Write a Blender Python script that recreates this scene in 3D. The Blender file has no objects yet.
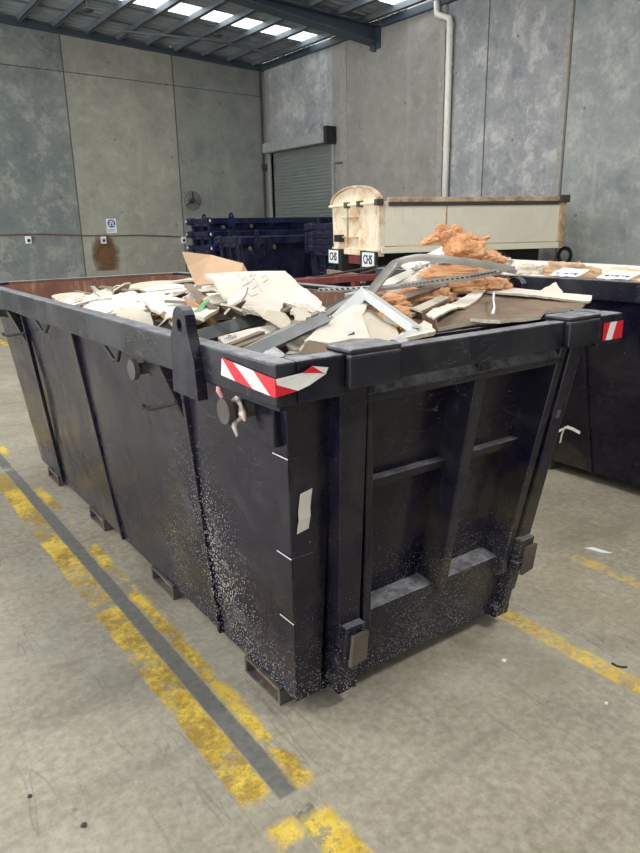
import bpy, bmesh, math, random
from mathutils import Vector, Matrix, noise
S = bpy.context.scene
COL = S.collection
random.seed(7)
V = Vector

# ------------------------------------------------------------------ camera
FPX, PITCH, YAW, ROLL, CH = 685.339, 0.2828, 0.6190, -0.0190, 1.6
Fw = V((math.sin(YAW)*math.cos(PITCH), math.cos(YAW)*math.cos(PITCH), -math.sin(PITCH)))
R0 = V((math.cos(YAW), -math.sin(YAW), 0)); U0 = R0.cross(Fw)
Rr = R0*math.cos(ROLL) + U0*math.sin(ROLL); Ur = -R0*math.sin(ROLL) + U0*math.cos(ROLL)
CP = V((0, 0, CH)); FZ = .035
cd = bpy.data.cameras.new('camera'); co = bpy.data.objects.new('camera', cd); COL.objects.link(co)
cd.sensor_fit = 'VERTICAL'; cd.sensor_height = 24; cd.lens = 24*FPX/853; cd.clip_start = .05; cd.clip_end = 200
m = Matrix((Rr, Ur, -Fw)).transposed().to_4x4(); m.translation = CP
co.matrix_world = m; S.camera = co

def at(px, py, axis, val):
    """point of the photo on a world plane"""
    d = Fw*FPX + Rr*(px-320) + Ur*(426.5-py)
    return CP + d*((val-CP[axis])/d[axis])
def P(px, py, y): return at(px, py, 1, y)

# ------------------------------------------------------------------ materials
def lin(c):
    c = c/255
    return c/12.92 if c <= .04045 else ((c+.055)/1.055)**2.4
def rgb(r, g, b): return (lin(r), lin(g), lin(b), 1)
class NT:
    def __init__(s, name):
        s.m = bpy.data.materials.new(name); s.m.use_nodes = True
        s.t = s.m.node_tree; s.n = s.t.nodes; s.b = s.n['Principled BSDF']
        s.geo = s.n.new('ShaderNodeNewGeometry'); s.tc = s.n.new('ShaderNodeTexCoord')
    def link(s, a, b): s.t.links.new(a, b)
    def put(s, sock, v):
        if hasattr(v, 'is_output') or isinstance(v, bpy.types.NodeSocket): s.link(v, sock)
        else: sock.default_value = v
    def math(s, op, a, b=0, c=0, clamp=False):
        n = s.n.new('ShaderNodeMath'); n.operation = op; n.use_clamp = clamp
        s.put(n.inputs[0], a); s.put(n.inputs[1], b); s.put(n.inputs[2], c); return n.outputs[0]
    def noise(s, scale, detail=4, rough=.55, vec=None, dist=0):
        n = s.n.new('ShaderNodeTexNoise'); n.inputs['Scale'].default_value = scale
        n.inputs['Detail'].default_value = detail; n.inputs['Roughness'].default_value = rough
        n.inputs['Distortion'].default_value = dist
        s.link(vec if vec is not None else s.tc.outputs['Object'], n.inputs['Vector']); return n.outputs[0]
    def vor(s, scale, vec=None, feature='F1', rnd=1):
        n = s.n.new('ShaderNodeTexVoronoi'); n.feature = feature; n.inputs['Scale'].default_value = scale
        n.inputs['Randomness'].default_value = rnd
        s.link(vec if vec is not None else s.tc.outputs['Object'], n.inputs['Vector']); return n.outputs['Distance']
    def ramp(s, f, a, b, lo=0., hi=1.):
        n = s.n.new('ShaderNodeMapRange'); n.clamp = True
        s.put(n.inputs[0], f); s.put(n.inputs[1], a); s.put(n.inputs[2], b); n.inputs[3].default_value = lo; n.inputs[4].default_value = hi
        return n.outputs[0]
    def mix(s, f, a, b, mode='MIX'):
        n = s.n.new('ShaderNodeMix'); n.data_type = 'RGBA'; n.blend_type = mode
        s.put(n.inputs[0], f); s.put(n.inputs[6], a); s.put(n.inputs[7], b); return n.outputs[2]
    def sep(s, v):
        n = s.n.new('ShaderNodeSeparateXYZ'); s.link(v, n.inputs[0]); return n.outputs
    def comb(s, x, y, z):
        n = s.n.new('ShaderNodeCombineXYZ'); s.put(n.inputs[0], x); s.put(n.inputs[1], y); s.put(n.inputs[2], z); return n.outputs[0]
    def scale(s, v, k):
        n = s.n.new('ShaderNodeMapping'); n.inputs['Scale'].default_value = k; s.link(v, n.inputs[0]); return n.outputs[0]
    def bump(s, h, st=.3, d=.01):
        n = s.n.new('ShaderNodeBump'); n.inputs['Strength'].default_value = st; n.inputs['Distance'].default_value = d
        s.put(n.inputs['Height'], h); s.link(n.outputs[0], s.b.inputs['Normal'])
    def band(s, x, lo, hi, soft):
        a = s.ramp(x, lo-soft, lo+soft); b = s.ramp(x, hi-soft, hi+soft, 1., 0.); return s.math('MULTIPLY', a, b)
    def out(s, col, rough=.7, metal=0.):
        s.put(s.b.inputs['Base Color'], col); s.put(s.b.inputs['Roughness'], rough); s.put(s.b.inputs['Metallic'], metal); return s.m

def simple(name, c, rough=.7, metal=0., var=.12, scale=12, dirt=None, bump=.1):
    t = NT(name); n = t.noise(scale, 5)
    a = tuple(x*(1-var*1.6) for x in c[:3])+(1,); b = tuple(min(1, x*(1+var)) for x in c[:3])+(1,)
    col = t.mix(t.ramp(n, .3, .7), a, b)
    if dirt:
        col = t.mix(t.math('MULTIPLY', t.ramp(t.noise(scale*.45, 6, .7), dirt[1], dirt[1]+.12), dirt[2] if len(dirt) > 2 else .8), col, dirt[0])
    if bump: t.bump(t.noise(scale*6, 4), bump, .003)
    return t.out(col, rough, metal)

def floor_mat():
    t = NT('warehouse concrete floor'); x, y, z = t.sep(t.scale(t.tc.outputs['Object'], (1.0224, 1.0224, 1)))[:]
    big = t.noise(.55, 5, .6); mid = t.noise(2.6, 6, .65); fine = t.noise(38, 4, .6)
    rot0 = t.scale(t.tc.outputs['Object'], (1, 1.4, 1))
    col = t.mix(t.ramp(big, .38, .62), rgb(134, 125, 105), rgb(166, 159, 143))
    col = t.mix(t.ramp(mid, .35, .75, 0, .55), col, rgb(120, 114, 102))
    col = t.mix(t.ramp(fine, .35, .7, 0, .45), col, rgb(194, 187, 170))
    col = t.mix(t.ramp(t.noise(90, 3, .7), .5, .75, 0, .35), col, rgb(108, 103, 92))
    # drag marks running with the bins and dark scuffs
    st = t.noise(1, 6, .7, t.scale(t.tc.outputs['Object'], (26, 1.1, 1)))
    col = t.mix(t.ramp(st, .6, .72, 0, .4), col, rgb(98, 94, 86))
    st2 = t.noise(1, 6, .7, t.scale(t.tc.outputs['Object'], (2.2, 34, 1)), .6)
    col = t.mix(t.ramp(st2, .62, .73, 0, .35), col, rgb(182, 176, 160))
    stain = t.ramp(t.noise(1.15, 5, .65, dist=.6), .56, .7, 0, .55)
    col = t.mix(stain, col, rgb(104, 97, 82))
    col = t.mix(t.math('MULTIPLY', t.ramp(t.noise(.9, 5, .65, rot0, .4), .48, .66, 0, .5), t.ramp(x, .9, 1.6)), col, rgb(128, 116, 92))
    spots = t.math('MULTIPLY', t.ramp(t.vor(5.5), .055, .035), t.ramp(t.noise(1.7, 2), .5, .55))
    col = t.mix(t.math('MULTIPLY', spots, .7), col, rgb(66, 62, 58))
    # hairline scratches and tyre scrapes
    def hair(nz, w_, mask, k, c_):
        nonlocal col
        hl = t.ramp(t.math('ABSOLUTE', t.math('SUBTRACT', nz, .5)), w_, w_*.35)
        col = t.mix(t.math('MULTIPLY', t.math('MULTIPLY', hl, mask), k), col, c_)
    O_ = t.tc.outputs['Object']
    def rot(a_, k_):
        n_ = t.n.new('ShaderNodeMapping'); n_.inputs['Rotation'].default_value = (0, 0, a_); n_.inputs['Scale'].default_value = k_; t.link(O_, n_.inputs[0]); return n_.outputs[0]
    hair(t.noise(1, 2, .5, rot(.5, (9, .9, 1))), .006, t.ramp(t.noise(2.1, 2), .52, .6), .3, rgb(84, 80, 72))
    hair(t.noise(1, 2, .5, rot(-.9, (10, 1.1, 1))), .006, t.ramp(t.noise(1.7, 2, .5, rot(1, (1, 1, 1))), .52, .6), .3, rgb(196, 190, 176))
    hair(t.noise(1, 2, .5, rot(1.25, (7, .8, 1))), .005, t.ramp(t.noise(1.3, 2, .5, rot(2, (1, 1, 1))), .5, .58), .3, rgb(88, 84, 76))
    sm = t.ramp(t.noise(1, 5, .65, rot(-.75, (1.1, 4.5, 1)), .5), .54, .72, 0, .42)
    col = t.mix(sm, col, rgb(104, 100, 92))
    grit = t.math('MULTIPLY', t.ramp(t.vor(26), .075, .04), t.ramp(t.noise(4.2, 3), .5, .6))
    col = t.mix(t.math('MULTIPLY', grit, .5), col, rgb(92, 86, 76))
    # painted lane lines, worn
    wob = t.math('MULTIPLY', t.math('SUBTRACT', t.noise(9, 5, .7), .5), .03)
    xw = t.math('ADD', x, wob)
    wear = t.math('ADD', t.math('MULTIPLY', t.noise(9, 8, .8), .6), t.math('MULTIPLY', t.noise(46, 6, .8), .4)); wear2 = t.noise(1.3, 3, .6)
    W1 = t.math('ADD', wear, t.math('MULTIPLY', t.math('SUBTRACT', wear2, .5), .7))
    yel = t.mix(t.ramp(t.noise(14, 7, .75), .4, .62), rgb(204, 168, 52), rgb(228, 200, 92))
    yel = t.mix(t.ramp(t.math('ADD', t.math('MULTIPLY', t.noise(3.1, 4, .6), .6), t.math('MULTIPLY', t.noise(40, 5, .8), .4)), .47, .56, 0, .8), yel, rgb(132, 106, 56))
    grey = t.mix(t.ramp(t.noise(30, 4), .3, .7), rgb(88, 88, 86), rgb(112, 111, 106))
    # dark stripe of line-A, then the yellow stripes on both sides
    g1 = t.math('MULTIPLY', t.band(x, .826, .892, .004), t.ramp(W1, .33, .38))
    gap = t.band(y, 1.335, 1.395, .006)
    g1 = t.math('MULTIPLY', g1, t.math('SUBTRACT', 1, gap))
    col = t.mix(t.math('MULTIPLY', g1, .9), col, grey)
    cut = t.math('MULTIPLY', t.ramp(t.math('ADD', y, t.math('MULTIPLY', wob, 3)), 1.42, 1.46), t.ramp(W1, .4, .5))
    cut = t.math('MULTIPLY', cut, t.math('SUBTRACT', 1, t.band(y, 2.74, 2.79, .01)))
    y1 = t.math('MULTIPLY', t.band(xw, .722, .824, .005), cut)
    col = t.mix(y1, col, yel)
    y1b = t.math('MULTIPLY', t.band(t.math('ADD', x, t.math('MULTIPLY', wob, 1.5)), .83, .93, .012), t.math('MULTIPLY', t.ramp(y, 1.32, 1.28), t.ramp(wear, .44, .5)))
    col = t.mix(y1b, col, yel)
    y0b = t.math('MULTIPLY', t.band(t.math('ADD', x, t.math('MULTIPLY', wob, 1.5)), .735, .82, .012), t.math('MULTIPLY', t.band(y, 1.25, 1.33, .01), t.ramp(wear, .42, .5)))
    col = t.mix(y0b, col, yel)
    y2 = t.math('MULTIPLY', t.band(t.math('ADD', x, t.math('MULTIPLY', wob, 2.2)), .9, .955, .014), t.ramp(t.math('ADD', wear, t.math('MULTIPLY', t.math('SUBTRACT', t.noise(2.1, 2), .5), 1.3)), .44, .5))
    y2 = t.math('MULTIPLY', y2, t.ramp(y, 1.38, 1.42))
    col = t.mix(y2, col, yel)
    # line-B beyond the gate end
    g3 = t.math('MULTIPLY', t.band(x, 2.18, 2.235, .006), t.ramp(W1, .44, .52))
    col = t.mix(t.math('MULTIPLY', g3, .5), col, grey)
    y3 = t.math('MULTIPLY', t.band(xw, 2.085, 2.175, .006), t.ramp(W1, .33, .45))
    col = t.mix(t.math('MULTIPLY', y3, .9), col, yel)
    # faint old remnants further off
    y4 = t.math('MULTIPLY', t.band(xw, 2.78, 2.86, .01), t.ramp(W1, .5, .58))
    y5 = t.math('MULTIPLY', t.band(xw, 3.36, 3.44, .01), t.ramp(W1, .56, .62))
    y6 = t.math('MULTIPLY', t.band(xw, 1.44, 1.5, .012), t.ramp(W1, .62, .68))
    for f, k in ((y4, .7), (y5, .5), (y6, .6)): col = t.mix(t.math('MULTIPLY', f, k), col, rgb(200, 172, 84))
    t.bump(t.math('ADD', fine, t.math('MULTIPLY', mid, .6)), .12, .004)
    rough = t.ramp(t.noise(1.6, 6, .6), .3, .7, .5, .74)
    t.b.inputs['Specular IOR Level'].default_value = .4
    return t.out(col, rough)

def concrete(name, c0, c1, cl, cd, seed):
    t = NT(name)
    mp = t.n.new('ShaderNodeMapping'); mp.inputs['Location'].default_value = (seed, seed*1.7, seed*.6); t.link(t.tc.outputs['Object'], mp.inputs[0]); v = mp.outputs[0]
    a = t.noise(.55, 4, .55, v, .6); b = t.noise(1.5, 7, .68, v, .15); c = t.noise(14, 5, .65, v, .4); d = t.noise(4.5, 6, .65, v, .2)
    col = t.mix(t.ramp(a, .36, .66), c0, c1)
    col = t.mix(t.ramp(b, .53, .68, 0, .6), col, cl)
    col = t.mix(t.ramp(b, .46, .33, 0, .7), col, cd)
    col = t.mix(t.ramp(d, .6, .68, 0, .35), col, cl)
    col = t.mix(t.ramp(c, .38, .62, 0, .28), col, cd)
    e2 = t.noise(2.6, 9, .74, v, .15)
    col = t.mix(t.ramp(e2, .52, .62, 0, .5), col, cl)
    col = t.mix(t.ramp(e2, .45, .36, 0, .5), col, cd)
    # vertical runs
    r = t.noise(1, 5, .6, t.scale(v, (3.2, 3.2, .22)))
    col = t.mix(t.ramp(r, .58, .72, 0, .35), col, cl)
    # tie holes on a loose grid
    x, y, z = t.sep(t.tc.outputs['Object'])[:]
    u = t.math('ADD', x, y)
    fu = t.math('SUBTRACT', t.math('FRACT', t.math('DIVIDE', u, 1.33)), .5); fz = t.math('SUBTRACT', t.math('FRACT', t.math('DIVIDE', t.math('ADD', z, t.math('MULTIPLY', t.math('FLOOR', t.math('DIVIDE', u, 1.33)), .31)), 1.55)), .5)
    dd = t.math('SQRT', t.math('ADD', t.math('POWER', t.math('MULTIPLY', fu, 1.33), 2), t.math('POWER', t.math('MULTIPLY', fz, 1.55), 2)))
    col = t.mix(t.ramp(dd, .03, .018, 0, .55), col, rgb(70, 66, 60))
    t.bump(b, .15, .01)
    t.b.inputs['Specular IOR Level'].default_value = .25
    return t.out(col, .85)

def paint(name, base=(.0055, .0047, .012), dusty=1., speck=1., inner=False):
    t = NT(name); x, y, z = t.sep(t.tc.outputs['Object'])[:]
    nx, ny, nz = t.sep(t.geo.outputs['Normal'])[:]
    n1 = t.noise(1.7, 5, .6, dist=.8); n2 = t.noise(11, 6, .7); n3 = t.noise(3.4, 3, .55, dist=1.2)
    b = base+(1,)
    col = t.mix(t.ramp(n1, .38, .62), b, (base[0]*2.4+.004, base[1]*2.4+.004, base[2]*1.8+.004, 1))
    blot = t.noise(2.6, 4, .55, dist=1.)
    col = t.mix(t.ramp(blot, .55, .66, 0, .75), col, (base[0]*.45, base[1]*.45, base[2]*1.15, 1))
    col = t.mix(t.ramp(n3, .56, .7, 0, .5*dusty), col, (.036, .035, .038, 1))
    ol = t.math('MULTIPLY', t.ramp(t.noise(1.5, 4, .6, dist=.5), .53, .7, 0, .75*dusty), t.ramp(z, 1.05, .5))
    col = t.mix(ol, col, (.07, .056, .026, 1))
    # long rub marks
    rub = t.noise(1, 6, .75, t.scale(t.tc.outputs['Object'], (16, 16, 1.3)))
    col = t.mix(t.ramp(rub, .62, .76, 0, .4*dusty), col, (.07, .068, .072, 1))
    # plaster dust lying on the faces that look upward
    up = t.math('MULTIPLY', t.ramp(nz, .35, .85), t.ramp(t.noise(26, 6, .75), .38, .6, .3, 1))
    col = t.mix(t.math('MULTIPLY', up, .8 if 'rim' in name else .42), col, (.34, .335, .36, 1))
    # chips and splashes of plaster, denser towards the floor and near the corner
    low = t.ramp(z, .8, .05); dens = t.math('ADD', t.math('MULTIPLY', t.math('MULTIPLY', low, t.ramp(y, 1.2, -1.55, .25, 1.)), .42), t.math('MULTIPLY', t.math('SUBTRACT', t.noise(2.2, 3, .6), .5), .55))
    spray = t.math('MULTIPLY', t.math('MULTIPLY', t.band(t.math('ADD', y, t.math('MULTIPLY', z, -.1)), -1.34, -1.02, .14), t.band(z, .2, .95, .15)), t.ramp(x, 0, -.3))
    dens = t.math('ADD', dens, t.math('MULTIPLY', spray, .32*speck))
    thr = t.math('MULTIPLY', t.math('MAXIMUM', dens, .0), .62)
    s1 = t.math('LESS_THAN', t.vor(110), t.math('MULTIPLY', thr, 1.1)); s2 = t.math('LESS_THAN', t.vor(46), t.math('MULTIPLY', thr, .6))
    sp = t.math('MULTIPLY', t.math('MAXIMUM', s1, s2), .62*speck)
    col = t.mix(sp, col, (.5, .49, .46, 1))
    ch = t.math('MULTIPLY', t.ramp(t.noise(1, 4, .7, t.scale(t.tc.outputs['Object'], (34, 34, 12))), .72, .745), .8)
    col = t.mix(t.math('MULTIPLY', ch, speck), col, (.42, .33, .2, 1))
    sc_ = t.math('MULTIPLY', t.ramp(t.math('ABSOLUTE', t.math('SUBTRACT', t.noise(1, 3, .6, t.scale(t.tc.outputs['Object'], (6, 6, 22)), .6), .5)), .006, .002), t.ramp(t.noise(1.9, 2), .52, .62))
    col = t.mix(t.math('MULTIPLY', sc_, .4*dusty), col, (.2, .19, .19, 1))
    dst = t.math('MULTIPLY', t.ramp(t.noise(70, 4, .8), .56, .7), t.ramp(t.noise(2.7, 4, .6), .48, .62))
    col = t.mix(t.math('MULTIPLY', dst, .14*dusty), col, (.16, .15, .145, 1))
    rough = t.math('ADD', t.ramp(n3, .3, .7, .14, .38), t.math('MULTIPLY', up, .3))
    t.bump(t.math('ADD', t.math('MULTIPLY', t.noise(2.3, 2), 2.5), t.math('MULTIPLY', n2, .12)), .35, .012)
    t.b.inputs['Specular IOR Level'].default_value = .28
    return t.out(col, rough)

def rust_mat(name, a, b, c):
    t = NT(name); n = t.noise(5, 7, .7); r = t.noise(1, 6, .7, t.scale(t.tc.outputs['Object'], (14, 14, 2)))
    col = t.mix(t.ramp(n, .35, .65), a, b); col = t.mix(t.ramp(r, .56, .7, 0, .6), col, c)
    t.bump(n, .3, .006); return t.out(col, .75)

def board_mat(name, face, back, dirt=.5):
    """paper faced board: cream face up, brown-grey paper on the back, chalky core at the broken edge"""
    t = NT(name); n = t.noise(7, 6, .65); n2 = t.noise(2.4, 4, .6, dist=1)
    f = t.mix(t.ramp(n, .35, .7), face, tuple(min(1, k*1.12) for k in face[:3])+(1,))
    f = t.mix(t.ramp(n2, .55, .72, 0, dirt), f, rgb(172, 156, 134))
    f = t.mix(t.ramp(t.noise(22, 6, .75), .56, .68, 0, .7*dirt), f, rgb(116, 100, 82))
    t.bump(t.math('ADD', n, t.math('MULTIPLY', t.noise(45, 3), .3)), .6, .012)
    return t.out(f, .85)

def trailer_paint():
    t = NT('rust streaked cream paint'); x, y, z = t.sep(t.tc.outputs['Object'])[:]
    n = t.noise(2.2, 6, .65, dist=.8); s = t.noise(1, 6, .7, t.scale(t.tc.outputs['Object'], (9, 9, 1.6)))
    col = t.mix(t.ramp(n, .35, .7), rgb(218, 212, 194), rgb(230, 225, 208))
    col = t.mix(t.ramp(s, .6, .75, 0, .45), col, rgb(198, 170, 130))
    col = t.mix(t.math('MULTIPLY', t.ramp(z, .1, .0), t.ramp(n, .4, .55)), col, rgb(150, 96, 60))
    return t.out(col, .6)
def rusty_cream():
    t = NT('rust stained cream door'); x, y, z = t.sep(t.tc.outputs['Object'])[:]
    n = t.noise(2.4, 6, .65, dist=1.2); s = t.noise(8, 6, .7)
    col = t.mix(t.ramp(n, .46, .66), rgb(222, 210, 186), rgb(202, 154, 106))
    col = t.mix(t.ramp(s, .5, .64, 0, .6), col, rgb(232, 222, 198))
    col = t.mix(t.ramp(s, .4, .3, 0, .7), col, rgb(140, 88, 50))
    return t.out(col, .7)

M = {}
M['floor'] = floor_mat()
M['concA'] = concrete('blue grey cast concrete', rgb(118, 124, 122), rgb(136, 139, 134), rgb(168, 168, 156), rgb(98, 106, 107), 3.1)
M['concB'] = concrete('warm beige cast concrete', rgb(152, 150, 139), rgb(162, 159, 147), rgb(176, 172, 159), rgb(134, 133, 125), 11.3)
M['concC'] = concrete('grey cast concrete', rgb(132, 134, 128), rgb(142, 142, 135), rgb(154, 152, 144), rgb(114, 118, 115), 19.7)
M['concD'] = concrete('pale mottled cast concrete', rgb(142, 144, 146), rgb(158, 158, 156), rgb(200, 198, 192), rgb(110, 115, 122), 27.9)
M['concF'] = concrete('pale green grey cast concrete', rgb(140, 145, 144), rgb(152, 155, 151), rgb(182, 182, 174), rgb(114, 122, 124), 43.3)
M['concE'] = concrete('smooth grey brown concrete', rgb(140, 136, 130), rgb(150, 145, 138), rgb(164, 159, 152), rgb(126, 122, 118), 35.2)
M['joint'] = simple('dark joint sealant', rgb(88, 85, 80), .9)
M['pale_joint'] = simple('pale joint patching', rgb(152, 147, 139), .9)
M['steel_blue'] = simple('blue grey structural steel paint', rgb(58, 70, 82), .5, 0, .1, 3)
M['galv'] = simple('galvanised purlin steel', rgb(116, 124, 130), .5, .3, .12, 6)
M['roof'] = simple('roof sheet underside', rgb(150, 158, 162), .6, .1, .12, 2)
M['paint'] = paint('navy black skip paint')
M['paint_rim'] = paint('dusty navy rim paint', (.008, .008, .014), 1., .5)
M['paint_blue'] = paint('bluer navy skip paint', (.005, .007, .028), .25, .2)  # bluer base with fewer marks, for the rear stack
M['paint_blue2'] = paint('dull navy blue skip paint', (.007, .008, .022), .3, .2)
M['rust_in'] = rust_mat('rusty brown inner steel', rgb(96, 62, 48), rgb(128, 86, 66), rgb(168, 140, 118))
M['rust_bare'] = rust_mat('bare rusty steel', rgb(52, 46, 43), rgb(86, 78, 71), rgb(134, 122, 110))
M['dull'] = rust_mat('dull brown worn steel', rgb(58, 52, 52), rgb(84, 76, 72), rgb(104, 94, 86))
M['wood_block'] = rust_mat('splintered brown timber', rgb(120, 78, 52), rgb(158, 112, 80), rgb(190, 160, 130))
M['red'] = simple('red reflective tape', rgb(198, 24, 40), .35, 0, .06, 20)
M['white_tape'] = simple('white reflective tape', rgb(214, 212, 208), .35, 0, .05, 20)
M['paper'] = simple('dull white label', rgb(190, 186, 176), .7, 0, .05, 20)
M['rag'] = simple('grubby white rag', rgb(206, 190, 184), .9, 0, .15, 40)
M['pink'] = simple('pink tape', rgb(206, 148, 150), .7)
M['cream'] = board_mat('cream plasterboard paper', rgb(208, 200, 188), None, .32)
M['cream2'] = board_mat('stained plasterboard paper', rgb(190, 180, 163), None, .6)
M['white'] = board_mat('white coated board', rgb(218, 214, 205), None, .2)
M['backp'] = simple('brown grey backing paper', rgb(122, 103, 86), .9, 0, .18, 9)
M['core'] = simple('chalky gypsum core', rgb(186, 177, 160), .95, 0, .12, 60)
M['card'] = simple('tan cardboard', rgb(190, 158, 126), .85, 0, .1, 6, (rgb(160, 124, 94), .58))
M['kraft'] = simple('kraft paper', rgb(170, 134, 100), .85, 0, .15, 10)
M['alu'] = simple('white aluminium', rgb(212, 215, 214), .35, .2, .08, 9, (rgb(140, 134, 124), .62))
M['stud'] = simple('dull galvanised channel', rgb(104, 108, 108), .4, .45, .15, 12, (rgb(150, 144, 132), .6))
M['stud_l'] = simple('light galvanised channel', rgb(176, 174, 168), .45, .3, .14, 12, (rgb(120, 112, 100), .6))
M['timber'] = rust_mat('grey brown timber', rgb(102, 88, 74), rgb(134, 118, 102), rgb(164, 150, 132))
M['pvc'] = simple('white plastic', rgb(226, 222, 212), .5, 0, .06, 10)
M['green'] = simple('green plastic strap', rgb(44, 138, 74), .5)
M['dark'] = simple('black plastic', rgb(28, 28, 30), .6)
M['ink'] = simple('dark print', rgb(74, 70, 68), .9)
M['ink_l'] = simple('faint grey print', rgb(150, 142, 132), .9)
M['rubble'] = simple('crushed plaster rubble', rgb(118, 104, 86), .95, 0, .35, 22, (rgb(84, 70, 58), .5), .6)
M['tyre'] = simple('black rubber', rgb(30, 30, 31), .8)
M['red_steel'] = rust_mat('red oxide steel', rgb(108, 48, 46), rgb(134, 64, 60), rgb(160, 108, 100))
M['door'] = simple('grey green roller shutter', rgb(122, 128, 124), .5, .1, .06, 3)
M['door_f'] = simple('pale grey door frame', rgb(150, 152, 148), .6)
M['tray'] = trailer_paint(); M['tray_door'] = rusty_cream()
M['tray_edge'] = rust_mat('rusty cream tray edge', rgb(150, 112, 80), rgb(206, 190, 160), rgb(126, 84, 54))
M['cable'] = simple('brown red cable', rgb(112, 74, 66), .7)
M['cable_d'] = simple('dark cable', rgb(60, 58, 56), .7)
M['sign_w'] = simple('white sign face', rgb(226, 230, 234), .5, 0, .02)
M['sign_b'] = simple('blue sign print', rgb(30, 72, 128), .5, 0, .02)
M['timber_l'] = rust_mat('pale pine', rgb(206, 172, 128), rgb(222, 196, 154), rgb(186, 146, 104))
def insul():
    t = NT('orange brown glasswool'); n = t.noise(9, 8, .75, dist=1.5); n2 = t.noise(2.6, 4, .6)
    f = t.noise(24, 6, .75, dist=2.5)
    col = t.mix(t.ramp(n, .32, .68), rgb(204, 144, 98), rgb(226, 182, 138))
    col = t.mix(t.ramp(n2, .52, .7, 0, .55), col, rgb(234, 208, 182))
    col = t.mix(t.ramp(f, .56, .75, 0, .3), col, rgb(172, 112, 74))
    t.bump(t.noise(70, 6, .8), .5, .006)
    t.b.inputs['Subsurface Weight'].default_value = .15; t.b.inputs['Subsurface Radius'].default_value = (.03, .015, .008)
    return t.out(col, 1.)
M['insul'] = insul()
def glassy():
    t = NT('translucent roof sheet'); t.n.remove(t.b)
    o = t.n['Material Output']; tl = t.n.new('ShaderNodeBsdfTranslucent'); tr = t.n.new('ShaderNodeBsdfTransparent'); mx = t.n.new('ShaderNodeMixShader')
    tl.inputs[0].default_value = (.9, .95, .95, 1); tr.inputs[0].default_value = (.9, .95, .95, 1); mx.inputs[0].default_value = .65
    t.link(tl.outputs[0], mx.inputs[2]); t.link(tr.outputs[0], mx.inputs[1]); t.link(mx.outputs[0], o.inputs[0]); return t.m
M['skylight'] = glassy()

# ------------------------------------------------------------------ mesh building
class MB:
    def __init__(s): s.v = []; s.f = []; s.mi = []
    def add(s, vs, fs, mi=0):
        k = len(s.v); s.v += [V(p) for p in vs]; s.f += [tuple(i+k for i in f) for f in fs]; s.mi += [mi]*len(fs); return s
    def box(s, a, b, mi=0):
        x0, y0, z0 = a; x1, y1, z1 = b
        return s.hexa([(x0, y0, z0), (x1, y0, z0), (x1, y1, z0), (x0, y1, z0)], [(x0, y0, z1), (x1, y0, z1), (x1, y1, z1), (x0, y1, z1)], mi)
    def hexa(s, lo, hi, mi=0): return s.prism(lo, hi, mi)
    def prism(s, lo, hi, mi=0, mi_hi=None, mi_lo=None):
        n = len(lo); k = len(s.v)
        s.add(list(lo)+list(hi), [])
        s.f.append(tuple(k+i for i in reversed(range(n)))); s.mi.append(mi if mi_lo is None else mi_lo)
        s.f.append(tuple(k+n+i for i in range(n))); s.mi.append(mi if mi_hi is None else mi_hi)
        for i in range(n):
            j = (i+1) % n; s.f.append((k+i, k+j, k+n+j, k+n+i)); s.mi.append(mi)
        return s
    def ext(s, poly, d, mi=0, **k):
        d = V(d); poly = [V(p) for p in poly]; return s.prism(poly, [p+d for p in poly], mi, **k)
    def tube(s, pts, r, n=10, mi=0, cap=True):
        pts = [V(p) for p in pts]; k = len(s.v); rr = r if isinstance(r, (list, tuple)) else [r]*len(pts)
        T = (pts[1]-pts[0]).normalized(); a = T.orthogonal().normalized()
        for i, p in enumerate(pts):
            t = ((pts[min(i+1, len(pts)-1)]-p).normalized() + (p-pts[max(i-1, 0)]).normalized()).normalized()
            a = (a - t*a.dot(t)).normalized(); b = t.cross(a)
            for j in range(n):
                w = 2*math.pi*j/n; s.v.append(p + (a*math.cos(w)+b*math.sin(w))*rr[i])
        for i in range(len(pts)-1):
            for j in range(n):
                q = (j+1) % n; s.f.append((k+i*n+j, k+i*n+q, k+(i+1)*n+q, k+(i+1)*n+j)); s.mi.append(mi)
        if cap:
            s.f.append(tuple(k+j for j in reversed(range(n)))); s.mi.append(mi)
            e = k+(len(pts)-1)*n; s.f.append(tuple(e+j for j in range(n))); s.mi.append(mi)
        return s
    def bar(s, a, b, w, h, up=(0, 0, 1), mi=0):
        a = V(a); b = V(b); t = (b-a).normalized(); u = V(up); u = (u-t*u.dot(t)).normalized(); r = t.cross(u)
        q = [(-1, -1), (1, -1), (1, 1), (-1, 1)]
        return s.prism([a+r*i*w/2+u*j*h/2 for i, j in q], [b+r*i*w/2+u*j*h/2 for i, j in q], mi)
    def build(s, name, mats, parent=None, origin=None, bevel=0, smooth=False):
        mats = mats if isinstance(mats, (list, tuple)) else [mats]
        if origin is None:
            if parent is not None: origin = V(parent['o3'])
            else:
                xs = [p.x for p in s.v]; ys = [p.y for p in s.v]; zs = [p.z for p in s.v]
                origin = V(((min(xs)+max(xs))/2, (min(ys)+max(ys))/2, min(zs)))
        origin = V(origin)
        me = bpy.data.meshes.new(name); me.from_pydata([p-origin for p in s.v], [], s.f)
        for mm in mats: me.materials.append(mm)
        for p, i in zip(me.polygons, s.mi): p.material_index = i
        bm = bmesh.new(); bm.from_mesh(me); bmesh.ops.recalc_face_normals(bm, faces=bm.faces)
        bm.to_mesh(me); bm.free()
        if smooth:
            for p in me.polygons: p.use_smooth = True
        me.validate(); me.update()
        o = bpy.data.objects.new(name, me); COL.objects.link(o)
        if parent is None: o.location = origin
        else: o.parent = parent
        ORG[o.name] = origin
        if parent is not None: o['o3'] = tuple(origin)
        else: o['o3'] = tuple(origin)
        if bevel:
            b = o.modifiers.new('bevel', 'BEVEL'); b.width = bevel; b.segments = 2; b.limit_method = 'ANGLE'; b.angle_limit = math.radians(35)
        return o
ORG = {}
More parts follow.
